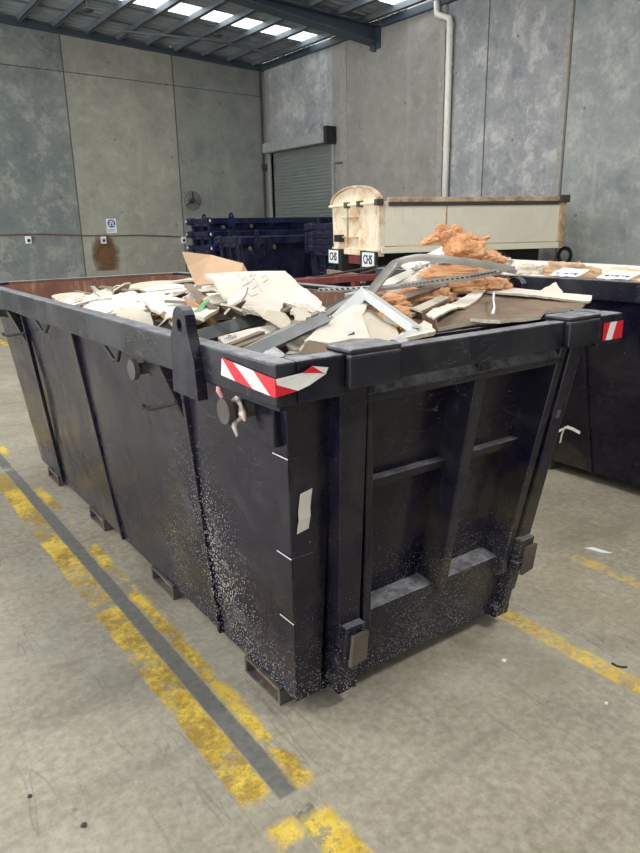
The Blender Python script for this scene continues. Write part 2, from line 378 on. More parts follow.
def tag(o, label=None, cat=None, group=None, kind=None):
    for k, v in (('label', label), ('category', cat), ('group', group), ('kind', kind)):
        if v: o[k] = v
    return o
def empty(name, loc, label, cat, group=None):
    o = bpy.data.objects.new(name, None); COL.objects.link(o); o.location = loc; o['o3'] = tuple(loc); o.empty_display_size = .1
    return tag(o, label, cat, group)
def struct(mb, name, mats, **k): return tag(mb.build(name, mats, **k), kind='structure')
def copy_tree(o, parent=None):
    c = o.copy(); COL.objects.link(c)
    if parent: c.parent = parent
    for ch in list(o.children): copy_tree(ch, c)
    return c

# ------------------------------------------------------------------ setting
X1, Y1 = 9.84, 16.0; XA, YA = -5.0, -6.0
struct(MB().box((XA, YA, -.2), (X1+.2, Y1+.2, FZ)), 'floor', M['floor'], origin=(0, 0, 0))
def zr(x): return 5.37 + .0457*(X1-x)
# left wall (far side, runs along X): tilt-up panels with sealed joints
w = MB(); js = [XA, 4.965, 7.445, X1+.2]
for i in range(3):
    a, b = js[i]+.012, js[i+1]-.012
    w.prism([(a, Y1, 0), (b, Y1, 0), (b, Y1+.2, 0), (a, Y1+.2, 0)], [(a, Y1, zr(a)+.13), (b, Y1, zr(b)+.13), (b, Y1+.2, zr(b)+.13), (a, Y1+.2, zr(a)+.13)], i)
struct(w, 'wall_left', [M['concA'], M['concB'], M['concC']], origin=(0, 0, 0))
w = MB()
for x in js[1:3]: w.box((x-.016, Y1-.002, 0), (x+.012, Y1+.15, zr(x)))
struct(w, 'trim_1', M['joint'])
# right wall (runs along Y), with the shutter opening
D0, D1, DZ = 13.12, 15.72, 3.5
w = MB(); seams = [YA, 7.095, 8.735, 9.69, 12.715, Y1]
mi = [0, 1, 1, 2, 3]
zt = zr(X1)+.125
for i in range(4): w.box((X1, seams[i]+.01, 0), (X1+.2, seams[i+1]-.01, zt), mi[i])
w.box((X1, 12.725, 0), (X1+.2, D0, zt), 3); w.box((X1, D1, 0), (X1+.2, Y1, zt), 2); w.box((X1, D0, DZ), (X1+.2, D1, zt), 1)
struct(w, 'wall_right', [M['concF'], M['concD'], M['concE'], M['concE']], origin=(0, 0, 0))
w = MB()
for y in seams[1:4]: w.box((X1-.002, y-.013, 0), (X1+.15, y+.013, zt-.1))
struct(w, 'trim_2', M['joint'])
w = MB(); w.box((X1-.012, 12.6, 0), (X1-.001, 12.83, zt-.1)); w.box((X1-.014, 7.12, 0), (X1-.001, 7.2, zt-.1)); w.box((X1-.02, 9.72, 0), (X1-.001, 9.86, zt-.1))
struct(w, 'trim_3', M['pale_joint'])
# roller shutter
dr = tag(bpy.data.objects.new('door_1', None), kind='structure'); COL.objects.link(dr); dr.location = (X1, (D0+D1)/2, 0); dr['o3'] = tuple(dr.location)
w = MB(); n = 46; vs = []
for i in range(n*4+1):
    z = DZ*i/(n*4); dx = .018*(1, .75, 0, .25)[i % 4]; vs += [(X1+.06+dx, D0, z), (X1+.06+dx, D1, z)]
w.add(vs, [(2*i, 2*i+1, 2*i+3, 2*i+2) for i in range(n*4)]); w.build('shutter_curtain', M['door'], dr)
w = MB(); w.box((X1-.22, D0-.05, DZ-.1), (X1-.004, D1+.05, DZ+.13)); w.build('roller_hood', M['door_f'], dr, bevel=.02)
for y in (D0-.09, D1): MB().box((X1-.05, y, 0), (X1+.1, y+.09, DZ)).build('guide_rail', M['door_f'], dr)
MB().box((X1-.3, D0-.16, DZ-.14), (X1-.02, D0-.06, DZ+.22)).build('shutter_motor', M['dark'], dr, bevel=.01)
MB().tube([(X1-.1, D0-.2, 2.95), (X1-.1, D0-.45, 2.95)], .02).build('shutter_bracket', M['stud'], dr)
# ceiling sheet, ribbed, with a translucent strip
def sheet(x0, x1, ya, yb, name, mat, dz=0):
    w = MB(); y = ya; ys = []; k = 0
    while y < yb+1e-6: ys.append((y, (0, 0, .03, .03)[k % 4])); y += (.02, .14, .02, .02)[k % 4]; k += 1
    ys.append((yb, 0)); vs = []
    for (y, h) in ys: vs += [(x0, y, zr(x0)+.12+h+dz), (x1, y, zr(x1)+.12+h+dz)]
    w.add(vs, [(2*i, 2*i+1, 2*i+3, 2*i+2) for i in range(len(ys)-1)]); return struct(w, name, mat)
sheet(XA, X1, YA, 9.9, 'ceiling', M['roof']); sheet(XA, X1, 10.75, 13.15, 'ceiling', M['roof']); sheet(XA, X1, 13.75, Y1, 'ceiling', M['roof'])
sheet(XA, X1-.25, 13.15, 13.75, 'window_1', M['skylight']); sheet(XA, X1-.25, 9.9, 10.75, 'window_2', M['skylight'])
# steel: rafter, purlins, bridging, eaves angle
w = MB()
def rafter(y):
    w = MB(); b = .3
    def zb(x): return max(5.06+.1*(X1-x), 0) if x > 6 else 5.444+.0457*(6-x)
    xs = [X1-.02, 6, XA]
    for lo, hi, hw in ((0, .018, b/2), (None, None, .006)):
        for i in range(2):
            a, c = xs[i], xs[i+1]
            if lo is not None:
                for (f0, f1) in ((zb(a), zb(c)), (zr(a)-.02, zr(c)-.02)):
                    w.prism([(a, y-hw, f0), (a, y+hw, f0), (a, y+hw, f0+.02), (a, y-hw, f0+.02)], [(c, y-hw, f1), (c, y+hw, f1), (c, y+hw, f1+.02), (c, y-hw, f1+.02)])
            else:
                w.prism([(a, y-hw, zb(a)), (a, y+hw, zb(a)), (a, y+hw, zr(a)), (a, y-hw, zr(a))], [(c, y-hw, zb(c)), (c, y+hw, zb(c)), (c, y+hw, zr(c)), (c, y-hw, zr(c))])
    w.box((X1-.03, y-.16, 4.98), (X1-.004, y+.16, zr(X1)))
    w.box((X1-.07, y-.04, 4.93), (X1-.03, y+.04, 5.06))
    return w
for y in (11.65, 3.2): tag(rafter(y).build('roof_beam', M['steel_blue']), ('blue grey steel roof beam bolted to the right wall beside the skylight' if y > 5 else 'blue grey steel roof beam overhead nearest the open end'), 'beam')
x = 9.5; k = 0; pur = []
while x > XA:
    w = MB(); z = zr(x)
    w.box((x-.008, YA, z), (x+.008, Y1-.01, z+.118)); w.box((x-.008, YA, z), (x+.06, Y1-.01, z+.012)); w.box((x+.05, YA, z), (x+.06, Y1-.01, z+.03))
    o = tag(w.build('roof_purlin', M['galv']), 'galvanised steel purlin running under the roof sheets', 'purlin', 'galvanised purlins under the roof'); x -= .67
w = MB()
for y in (14.95, 13.98, 12.4): w.bar((X1-.1, y, zr(X1)+.1), (XA, y, zr(XA)+.1), .03, .03)
tag(w.build('bridging_bar', M['galv']), 'thin galvanised bridging bars crossing between the roof purlins', 'bar')
w = MB(); w.prism([(X1, Y1-.09, zr(X1)-.06), (X1, Y1-.004, zr(X1)-.06), (X1, Y1-.004, zr(X1)+.06), (X1, Y1-.09, zr(X1)+.06)], [(XA, Y1-.09, zr(XA)-.06), (XA, Y1-.004, zr(XA)-.06), (XA, Y1-.004, zr(XA)+.06), (XA, Y1-.09, zr(XA)+.06)])
w.box((X1-.08, YA, zr(X1)-.05), (X1-.004, 11.4, zr(X1)+.07)); w.box((X1-.08, 11.9, zr(X1)-.05), (X1-.004, Y1-.1, zr(X1)+.07))
struct(w, 'trim_4', M['steel_blue'])
w = MB(); w.tube([(X1-.3, 14.55, zr(9.5)-.02), (7.6, 14.4, zr(7.6)-.03), (5.6, 15.1, zr(5.6)-.04)], .02, 8)
tag(w.build('ceiling_conduit', M['galv']), 'thin pale conduit strung below the purlins beside the skylight', 'conduit')
for (px, py, lab) in ((88, 12, 'small dark round fitting hanging from the roof near the top left'), (218, 37, 'small dark round fitting hanging below the skylight strip')):
    p = at(px, py, 2, 5.38); w = MB(); w.tube([p, p+V((0, 0, .03)), p+V((0, 0, .05)), p+V((0, 0, .06))], [.07, .11, .1, .03], 16); w.tube([p+V((0, 0, .05)), p+V((0, 0, zr(p.x)-p.z+.2))], .012, 8)
    tag(w.build('roof_fitting', M['cable_d']), lab, 'fitting')
# unseen wall added behind the camera to hold back light from that side
struct(MB().box((XA, YA-.2, 0), (X1+.2, YA, zr(0)+.2)), 'wall_light_block', M['concE'], origin=(0, 0, 0))
# wall things
def cable(pts, r, name, mat, lab, cat='cable'):
    w = MB(); q = []
    for i in range(len(pts)-1):
        for t in range(8): q.append(V(pts[i]).lerp(V(pts[i+1]), t/8))
    q.append(V(pts[-1])); w.tube(q, r, 8); return tag(w.build(name, mat, smooth=True), lab, cat)
L = lambda px, py, y=Y1: at(px, py, 1, y)
def Rw(px, py, x=X1): return at(px, py, 0, x)
c = [L(-30, 236), L(40, 234), L(103, 236), L(140, 235), L(184, 237)]
cable([(p.x, Y1-.022, p.z) for p in c], .012, 'wall_cable', M['cable'], 'reddish brown cable running along the left wall below the sign')
c = [L(-30, 60), L(0, 64), L(130, 80), L(262, 97)]
cable([(p.x, Y1-.012, p.z) for p in c], .006, 'wall_wire', M['cable_d'], 'thin dark wire stretched high across the left wall')
for (px, py, lab) in ((28, 240, 'small white socket box at the left end of the wall cable'), (103, 240, 'small pale socket box just below the blue sign'), (183, 240, 'small white socket box at the cable end near the blue skips')):
    p = L(px, py); e = MB().box((p.x-.06, Y1-.06, p.z-.08), (p.x+.06, Y1-.004, p.z+.08)).build('socket_box', M['sign_w'], bevel=.008); tag(e, lab, 'socket')
    MB().box((p.x-.03, Y1-.068, p.z-.04), (p.x+.03, Y1-.06, p.z+.02)).build('socket_face', M['dark'], e)
# ppe sign: white plate, blue disc with a white masked head
sg = MB().box((5.545, Y1-.02, 1.56), (5.775, Y1-.004, 1.875)).build('safety_sign', M['sign_w'])
tag(sg, 'white sign with round blue head protection symbol above a rust stain', 'sign')
def disc(cx, cz, rx, rz, y0, y1, n=28, a0=0, a1=2*math.pi):
    return [(cx+rx*math.cos(a0+(a1-a0)*i/n), y0, cz+rz*math.sin(a0+(a1-a0)*i/n)) for i in range(n)], (0, y1-y0, 0)
w = MB(); w.ext(*disc(5.66, 1.77, .088, .088, Y1-.02, Y1-.024)); w.build('sign_disc', M['sign_b'], sg)
w = MB(); w.ext(*disc(5.66, 1.782, .05, .05, Y1-.024, Y1-.028)); w.ext([(5.61, Y1-.024, 1.72), (5.71, Y1-.024, 1.72), (5.725, Y1-.024, 1.75), (5.595, Y1-.024, 1.75)], (0, -.004, 0)); w.build('head_symbol', M['sign_w'], sg)
w = MB(); w.ext(*disc(5.66, 1.752, .026, .02, Y1-.028, Y1-.031)); w.box((5.622, Y1-.031, 1.788), (5.698, Y1-.028, 1.802))
w.build('visor_symbol', M['sign_b'], sg)
w = MB()
for r in range(3):
    for k in range(7-r): w.box((5.575+k*.024, Y1-.0225, 1.64-r*.025), (5.592+k*.024, Y1-.0205, 1.65-r*.025))
w.build('sign_print', M['ink_l'], sg)
# rust stain below the sign: flat mark on the wall
def stain():
    t = NT('brown rust stain'); n = t.noise(5, 6, .7); g = t.n.new('ShaderNodeTexGradient'); g.gradient_type = 'SPHERICAL'
    mp = t.n.new('ShaderNodeMapping'); mp.inputs['Scale'].default_value = (2.9, 1, 1.9); mp.inputs['Location'].default_value = (-.1, 0, -.72); t.link(t.mix(.22, t.tc.outputs['Object'], t.comb(t.noise(4), 0, t.noise(4.3))), mp.inputs[0]); t.link(mp.outputs[0], g.inputs[0])
    a = t.ramp(t.math('MULTIPLY', g.outputs[1], t.math('ADD', n, .35)), .18, .6, 0, .8); t.put(t.b.inputs['Alpha'], a)
    return t.out(t.mix(n, rgb(104, 72, 44), rgb(132, 100, 68)), .9)
p = L(111, 268)
tag(MB().box((p.x-.4, Y1-.004, p.z-.05), (p.x+.4, Y1-.001, p.z+.75)).build('rust_stain', stain()), 'brown rust stain on the left wall below the blue sign', 'stain')
# fan
fc = V((7.658, Y1-.16, 2.267)); fr = empty('wall_fan', (fc.x, Y1, fc.z), 'round dark wire wall fan above the blue skips', 'fan')
w = MB()
for r in (.21, .17, .13, .09, .05):
    dy = -.05*(1-(r/.21)**2)
    w.tube([fc+V((r*math.cos(a*math.pi/14), dy, r*math.sin(a*math.pi/14))) for a in range(29)], .0035 if r < .2 else .007, 6)
for a in range(12): w.tube([fc+V((0, -.05, 0)), fc+V((.21*math.cos(a*math.pi/6), 0, .21*math.sin(a*math.pi/6)))], .003, 5)
w.build('fan_guard', M['cable_d'], fr)
w = MB()
for a in (90, 210, 330):
    a = math.radians(a); u = V((math.cos(a), 0, math.sin(a))); v = V((-math.sin(a), 0, math.cos(a)))
    w.prism([fc+u*.03-v*.012+V((0, -.05, 0)), fc+u*.2-v*.014+V((0, -.02, 0)), fc+u*.2+v*.014+V((0, .0, 0)), fc+u*.03+v*.012+V((0, -.02, 0))],
            [fc+u*.03-v*.012+V((0, -.056, 0)), fc+u*.2-v*.014+V((0, -.026, 0)), fc+u*.2+v*.014+V((0, -.006, 0)), fc+u*.03+v*.012+V((0, -.026, 0))])
w.build('fan_blades', M['dark'], fr)
MB().tube([fc+V((0, -.06, 0)), fc+V((0, .09, 0)), fc+V((0, .15, 0))], [.035, .05, .03], 14).build('fan_motor', M['cable_d'], fr)
# corner pipe, down pipe
w = MB(); w.tube([(X1-.12, Y1-.1, 0), (X1-.12, Y1-.1, zr(X1)-.06)], .028, 10); w.box((X1-.18, Y1-.17, 3.0), (X1-.06, Y1-.1, 3.16))
tag(w.build('corner_pipe', M['cable_d']), 'thin dark pipe running up the corner between both walls', 'pipe')
a = Rw(448.5, 190).y; b = Rw(441, 0).y
w = MB(); w.tube([(X1-.09, a, 0), (X1-.09, a, 4.98), (X1-.09, a+.02, 5.06), (X1-.09, b-.02, 5.18), (X1-.09, b, 5.25), (X1-.09, b, zt-.1)], .058, 16)
dp = tag(w.build('down_pipe', M['pvc'], smooth=True), 'white drain pipe running up the right wall behind the trailer', 'pipe')
for z in (1.5, 2.9, 4.3): MB().tube([(X1-.09, a, z), (X1-.09, a, z+.05)], .066, 16).build('pipe_clip', M['pvc'], dp)
for (px, py) in ((452, 8),): MB().tube([(X1-.09, a, 4.92), (X1-.09, a, 4.98)], .068, 16).build('pipe_collar', M['pvc'], dp)

# ------------------------------------------------------------------ the skip bin
BX0, BY0, BW, BLn, ZB, ZT = 1.034, 1.612, 1.055, 3.139, .10, 1.29
KF, KB, KL, KR = .147, .19, .0966, .1227
def xl(z): return BX0-KL*(z-ZB)
def xr(z): return BX0+BW+KR*(z-ZB)
def yf(z): return BY0-KF*(z-ZB)
def yb(z): return BY0+BLn+KB*(z-ZB)
def e(x, z, off): return V((x, yf(z)-off, z))
def sl(y, z, off): return V((xl(z)-off, y, z))
def sr(y, z, off): return V((xr(z)+off, y, z))
def eslab(w, poly, o0, o1, mi=0): w.prism([e(x, z, o0) for x, z in poly], [e(x, z, o1) for x, z in poly], mi)
def sslab(w, poly, o0, o1, mi=0, f=None): f = f or sl; w.prism([f(y, z, o0) for y, z in poly], [f(y, z, o1) for y, z in poly], mi)
BO = V((BX0+BW/2, BY0+BLn/2, 0))
bin1 = empty('skip_bin', BO, 'large navy black skip bin full of plasterboard in the foreground', 'skip bin')
# shell, outer navy, inner rust
w = MB(); t = .012; zt_ = 1.27
def ring(z, d, df=0): return [V((xl(z)+d, yf(z)+d+df, z)), V((xr(z)-d, yf(z)+d+df, z)), V((xr(z)-d, yb(z)-d, z)), V((xl(z)+d, yb(z)-d, z))]
NZ = 10; zs = [ZB+(zt_-ZB)*i/NZ for i in range(NZ+1)]
def bulge_ring(z, d, n=28):
    r = ring(z, d, .10); pts = []
    for i in range(4):
        a, b = r[i], r[(i+1) % 4]
        for j in range(n):
            u = j/n; p = a.lerp(b, u); k = math.sin(math.pi*u)*math.sin(math.pi*(z-ZB)/(zt_-ZB))
            dent = noise.noise(V((p.x*1.7, p.y*1.7, p.z*2.1)))*.02*min(1, k*2.5)
            nrm = V(((b-a).y, -(b-a).x, 0)).normalized(); pts.append(p+nrm*dent)
    return pts
outer = [bulge_ring(z, 0) for z in zs]; inner = [[p+V((0, 0, 0)) for p in bulge_ring(z, .012)] for z in zs]
N = len(outer[0])
for R, mi in ((outer, 0), (inner, 1)):
    k = len(w.v)
    for r in R: w.v += r
    for i in range(NZ):
        for j in range(N):
            q = (j+1) % N; w.f.append((k+i*N+j, k+i*N+q, k+(i+1)*N+q, k+(i+1)*N+j)); w.mi.append(mi)
    w.f.append(tuple(k+j for j in range(N))); w.mi.append(mi)
k0 = NZ*N; k1 = (NZ+1)*N+NZ*N
for j in range(N):
    q = (j+1) % N; w.f.append((k0+j, k0+q, k1+q, k1+j)); w.mi.append(0)
body = w.build('body', [M['paint'], M['rust_in']], bin1)
# corner columns at the gate end
for x0b, x1b, x0t, x1t in ((xl(ZB), 1.134, xl(zt_), 1.082), (2.03, xr(ZB), 2.135, xr(zt_))):
    w = MB(); w.prism([e(x0b, ZB, 0), e(x1b, ZB, 0), e(x1b, ZB, -.12), e(x0b, ZB, -.12)], [e(x0t, zt_, 0), e(x1t, zt_, 0), e(x1t, zt_, -.12), e(x0t, zt_, -.12)])
    w.build('corner_column', M['paint'], bin1, bevel=.006)
# rim: box section around the top
OX0, OX1 = .846, 2.31; OY0, OY1 = 1.366, yb(ZT)+.073; RW = .062
w = MB()
for z0, a, b in ((1.18, (OX0, OY0), (OX0+RW, OY1)), (1.18, (OX1-RW, OY0), (OX1, OY1)), (1.18, (OX0+RW, OY1-RW), (OX1-RW, OY1))):
    w.box((a[0], a[1], z0), (b[0], b[1], ZT))
w.box((OX0+RW, OY0, 1.18), (1.06, OY0+RW, ZT)); w.box((2.17, OY0, 1.18), (OX1-RW, OY0+RW, ZT))
w.build('rim', M['paint_rim'], bin1, bevel=.007)
w = MB(); w.box((1.03, OY1-RW-.004, 1.06), (2.2, OY1-RW-.001, ZT-.005)); w.build('rim_lining', M['rust_in'], bin1)
# shelf angle under the rim on the sides
w = MB(); w.prism([(OX0+.01, OY0+.02, 1.17), (xl(1.1)+.005, yf(1.1), 1.10), (xl(1.1)+.005, OY1-.05, 1.10), (OX0+.01, OY1-.05, 1.17)], [(OX0+.06, OY0+.02, 1.175), (xl(1.1)+.01, yf(1.1), 1.12), (xl(1.1)+.01, OY1-.05, 1.12), (OX0+.06, OY1-.05, 1.175)])
w = MB(); w.box((OX0+.02, OY0+.02, 1.165), (OX0+RW, OY0+.26, 1.18)); w.build('rim_packing', M['paint'], bin1)
# side ribs, both sides
for f in (sl, sr):
    for (yt, ybm) in ((2.084, 2.132), (3.276, 3.177), (4.235, 4.217)):
        w = MB(); a = .011
        w.prism([f(ybm-a, ZB+.0, -.004), f(ybm+a, ZB+.0, -.004), f(ybm+a, ZB+.0, .016), f(ybm-a, ZB+.0, .016)], [f(yt-a, 1.172, -.004), f(yt+a, 1.172, -.004), f(yt+a, 1.172, .02), f(yt-a, 1.172, .02)])
        w.build('side_rib', M['paint'], bin1, bevel=.003)
    # tapered gusset post below the lug
    for (yc, wd) in ((2.2, .075), (4.38, .05)):
        w = MB(); w.prism([f(yc-.07, .98, 0), f(yc-.04, .98, 0), f(yc-.04, .98, .008), f(yc-.07, .98, .008)], [f(yc-wd, 1.172, 0), f(yc+wd, 1.172, 0), f(yc+wd, 1.172, .065), f(yc-wd, 1.172, .065)])
        w.build('gusset', M['paint'], bin1, bevel=.004)
# lifting lugs
def lug(side):
    s = -1 if side == 'l' else 1; xo = (OX0-.002) if side == 'l' else (OX1-.026); w = MB()
    out = [(1.745, 1.13), (1.755, 1.24), (1.778, 1.30)]
    cy, cz, r = 1.836, 1.347, .046
    for i in range(11):
        a = math.radians(-12+i*(204/10)); out.append((cy-r*math.cos(a), cz+r*math.sin(a)))
    out += [(1.905, 1.30), (1.915, 1.13)]
    hole = [(cy+.016*math.cos(a*math.pi/8), cz-.012+.02*math.sin(a*math.pi/8)) for a in range(16)]
    bm = bmesh.new()
    x0 = xo-.026 if side == 'l' else xo+.0; th = .034
    vo = [bm.verts.new((x0, y, z)) for y, z in out]; vh = [bm.verts.new((x0, y, z)) for y, z in hole]
    eds = [bm.edges.new((vo[i], vo[(i+1) % len(vo)])) for i in range(len(vo))]+[bm.edges.new((vh[i], vh[(i+1) % 16])) for i in range(16)]
    bmesh.ops.triangle_fill(bm, use_beauty=True, use_dissolve=False, edges=eds)
    g = bmesh.ops.extrude_face_region(bm, geom=bm.faces[:])
    bmesh.ops.translate(bm, vec=(th, 0, 0), verts=[v for v in g['geom'] if isinstance(v, bmesh.types.BMVert)])
    bm.verts.index_update(); w.v = [v.co.copy() for v in bm.verts]; w.f = [tuple(v.index for v in f.verts) for f in bm.faces]; w.mi = [0]*len(w.f); bm.free()
    return w
for s in 'lr': lug(s).build('lifting_lug', M['paint'], bin1, bevel=.003)
# pins with collars
def pin(y, z, ln, r, f, sgn):
    a = f(y, z, 0); d = V((-sgn, 0, 0)); w = MB()
    w.tube([a-d*.01, a+d*ln], r, 18); w.tube([a+d*(ln-.012), a+d*(ln+.006)], r*1.75, 22); w.tube([a-d*.005, a+d*.03], r*1.35, 18)
    return w
for sgn, f in ((1, sl), (-1, sr)):
    for (y, z) in ((2.32, 1.13), (1.64, 1.118), (4.62, 1.125)): pin(y, z, .088, .021, f, sgn).build('lifting_pin', [M['dull']], bin1)
# stub box behind the near pin
w = MB(); w.box((xl(1.1)-.02, 1.50, 1.03), (xl(1.1)+.06, 1.60, 1.17)); w.build('pin_block', M['paint'], bin1, bevel=.006)
# tie rods: V hooks below the rim and straight pegs
for tri in (((101, 340), (114, 360), (118, 360), (121, 342)), ((33, 316), (43, 332), (46, 332), (50, 320))):
    w = MB(); w.tube([at(q[0], q[1], 0, OX0+.02) for q in tri], .008, 8); w.build('rope_hook', M['dark'], bin1)
for (y, z) in ((2.15, 1.03), (4.26, 1.04)):
    w = MB(); a = sl(y, z, 0); w.tube([a, a+V((-.10, .02, -.012)), a+V((-.125, .03, -.004)), a+V((-.128, .03, .008))], .008, 8); w.build('rope_peg', M['dull'], bin1)
# doubler plates wrapped round the near corner
for z0, z1, yw, xw in ((.905, 1.0, .075, .095), (.60, .672, .075, .08), (.36, .43, .075, .0)):
    w = MB(); ya = yf(z0)
    w.prism([sl(yf(z0)-.003, z0, .0), sl(yf(z0)+yw, z0, .0), sl(yf(z0)+yw, z0, .003), sl(yf(z0)-.003, z0, .003)], [sl(yf(z1)-.003, z1, 0), sl(yf(z1)+yw, z1, 0), sl(yf(z1)+yw, z1, .003), sl(yf(z1)-.003, z1, .003)])
    if xw: w.prism([e(xl(z0)-.003, z0, 0), e(xl(z0)+xw, z0, 0), e(xl(z0)+xw, z0, .003), e(xl(z0)-.003, z0, .003)], [e(xl(z1)-.003, z1, 0), e(xl(z1)+xw, z1, 0), e(xl(z1)+xw, z1, .003), e(xl(z1)-.003, z1, .003)])
    w.build('corner_plate', M['paint'], bin1)
    w = MB(); w.prism([sl(yf(z1)-.003, z1-.002, .003), sl(yf(z1)+yw, z1-.002, .003), sl(yf(z1)+yw, z1+.001, .003), sl(yf(z1)-.003, z1+.001, .003)], [sl(yf(z1)-.003, z1-.002, .0045), sl(yf(z1)+yw, z1-.002, .0045), sl(yf(z1)+yw, z1+.001, .0045), sl(yf(z1)-.003, z1+.001, .0045)])
    w.build('bare_plate_edge', M['white_tape'], bin1)
# skids: open ended channels across the floor
for (ya, yb_) in ((1.70, 1.94), (2.57, 2.81), (3.47, 3.71), (4.33, 4.57)):
    w = MB(); xa, xb = BX0-.012, BX0+BW+.01
    w.box((xa, ya, FZ), (xb, yb_, FZ+.01)); w.box((xa, ya, FZ+.01), (xb, ya+.014, ZB)); w.box((xa, yb_-.014, FZ+.01), (xb, yb_, ZB)); w.box((xa, ya, ZB-.008), (xb, yb_, ZB+.002))
    sk = w.build('skid', M['rust_bare'], bin1, bevel=.002)
    MB().box((xa+.03, ya+.02, FZ+.011), (xb-.03, yb_-.03, .075)).build('skid_packing', M['wood_block'], sk)
MB().box((BX0+.1, BY0+.04, FZ+.03), (BX0+BW-.08, BY0+.14, ZB+.01)).build('front_sill', M['paint'], bin1)
# ---- tailgate
w = MB(); eslab(w, [(1.12, .16), (2.06, .16), (2.16, 1.2), (1.075, 1.2)], -.08, -.06)
gate = w.build('tailgate', M['paint'], bin1)
def gp(name, poly, o0, o1, mat='paint', bev=.005, par=None):
    w = MB(); eslab(w, poly, o0, o1); return w.build(name, M[mat], par or gate, bevel=bev)
gp('gate_post', [(1.165, .10), (1.243, .10), (1.157, 1.23), (1.062, 1.23)], -.065, .055)
gp('gate_post', [(1.252, .3), (1.288, .3), (1.19, 1.2), (1.166, 1.2)], -.065, .045)
gp('gate_post', [(1.925, .3), (1.962, .3), (2.055, 1.22), (2.02, 1.22)], -.065, .05)
gp('gate_post', [(1.972, .13), (2.012, .13), (2.112, 1.23), (2.066, 1.23)], -.065, .058)
gp('gate_post', [(2.02, .2), (2.045, .2), (2.15, 1.23), (2.122, 1.23)], -.065, .05)
gp('gate_stiffener', [(1.588, .35), (1.632, .35), (1.665, 1.2), (1.612, 1.2)], -.065, .045)
def ledge(z0, z1, xa, xb, xc, xd, d, name='gate_rail', tilt=.02, bk=0):
    w = MB(); w.prism([e(xa, z0, -.066), e(xa, z0, d), e(xa, z1-tilt, d), e(xa, z1, -.066+bk)], [e(xb, z0, -.066), e(xb, z0, d), e(xb, z1-tilt, d), e(xb, z1, -.066+bk)])
    return w.build(name, M['paint_rim'] if z0 > 1 or z0 < .3 else M['paint'], gate, bevel=.004)
ledge(.815, .848, 1.235, 1.985, 0, 0, -.025, tilt=.002)
ledge(1.135, 1.205, 1.165, 2.04, 0, 0, .05, tilt=.05, bk=.07)
ledge(.105, .385, 1.243, 1.975, 0, 0, .015, 'gate_sill', tilt=.012)
w = MB(); w.box((1.06, OY0-.002, 1.20), (2.17, OY0+RW-.01, 1.288)); w.build('gate_top_rail', M['paint_rim'], gate, bevel=.006)
# brackets over the top rail
for (xa, xb, xc, xd) in ((1.052, 1.228, 1.045, 1.2), (1.965, 2.135, 1.98, 2.11)):
    w = MB(); y0 = OY0-.028; w.box((xa, y0, ZT-.002), (xb, OY0+RW+.02, ZT+.014)); w.box((xa, y0, 1.2), (xb, OY0-.002, ZT-.002)); w.box((xa, OY0+RW, 1.2), (xb, OY0+RW+.018, ZT-.002))
    w.build('hinge_bracket', M['paint_rim'], gate, bevel=.008)
# latches
for (xa, xb, z0, z1) in ((1.165, 1.222, .24, .395), (1.995, 2.05, .30, .455)):
    w = MB(); eslab(w, [(xa-.02, z0+.02), (xb, z0+.02), (xb, z1-.0), (xa-.02, z1)], .045, .085); la = w.build('latch', M['paint'], gate, bevel=.006)
    w = MB(); eslab(w, [(xa, z0), (xb+.01, z0+.01), (xb+.005, z1-.03), (xa, z1-.03)], .085, .1); w.build('latch_plate', M['rust_bare'], la, bevel=.003)
gp('latch_bar', [(1.965, .335), (2.01, .335), (2.01, .36), (1.965, .36)], .05, .09)
gp('gate_hinge', [(2.05, .93), (2.062, .93), (2.068, .96), (2.055, .96)], .05, .07, 'rust_bare')
gp('gate_foot', [(1.95, .09), (2.03, .09), (2.03, .14), (1.95, .14)], -.065, .05)
# red and white tape: near corner wrap and far corner strip; white paper label; ribbon; rag
def striped(name, quads, lab=None):
    """quads: four points each plus material index"""
    w = MB()
    for q, mi in quads: w.add(q, [tuple(range(len(q)))], mi)
    o = w.build(name, [M['red'], M['white_tape']], bin1); s = o.modifiers.new('s', 'SOLIDIFY'); s.thickness = .0012; s.offset = 0
    return tag(o, lab)
w = MB()
def q2(x_, y_, side):
    px, py = 200+x_/4.571, 340+y_/4.571
    return at(px, py, 0, OX0-.004) if side else at(px, py, 1, OY0-.004-.006*abs(math.sin((x_-345)/240*3.14)))
for mi_, side, poly in (
    (1, 1, ((100, 84), (97, 160), (162, 188))), (0, 1, ((100, 80), (152, 102), (243, 224), (162, 188))), (1, 1, ((152, 102), (243, 140), (322, 256), (243, 224))),
    (0, 1, ((243, 140), (345, 180), (345, 265), (322, 256))), (0, 0, ((345, 180), (345, 265), (448, 232), (352, 206))), (1, 0, ((345, 180), (352, 206), (448, 232), (500, 207), (574, 156), (545, 151), (466, 151))),
    (0, 0, ((466, 151), (545, 151), (574, 156), (513, 119))), (1, 0, ((513, 119), (574, 156), (586, 125)))):
    w.add([q2(a_, b_, side) for a_, b_ in poly], [tuple(range(len(poly)))], mi_)
o = w.build('reflective_tape', [M['red'], M['white_tape']], bin1); sm = o.modifiers.new('s', 'SOLIDIFY'); sm.thickness = .0012; sm.offset = 0; o['label'] = 'crinkled red and white tape wrapped round the near corner'
w = MB(); xa, xb = 2.19, OX1
for k in range(3):
    a0 = xa+(xb-xa)*k/3; a1 = xa+(xb-xa)*(k+1)/3; d = .022
    w.add([(a0-(d if k else 0)+(0), OY0-.003, 1.2), (a1-(d if k < 2 else 0), OY0-.003, 1.2), (a1+(0), OY0-.003, 1.262), (a0, OY0-.003, 1.262)], [(0, 1, 2, 3)], (0, 1, 0)[k])
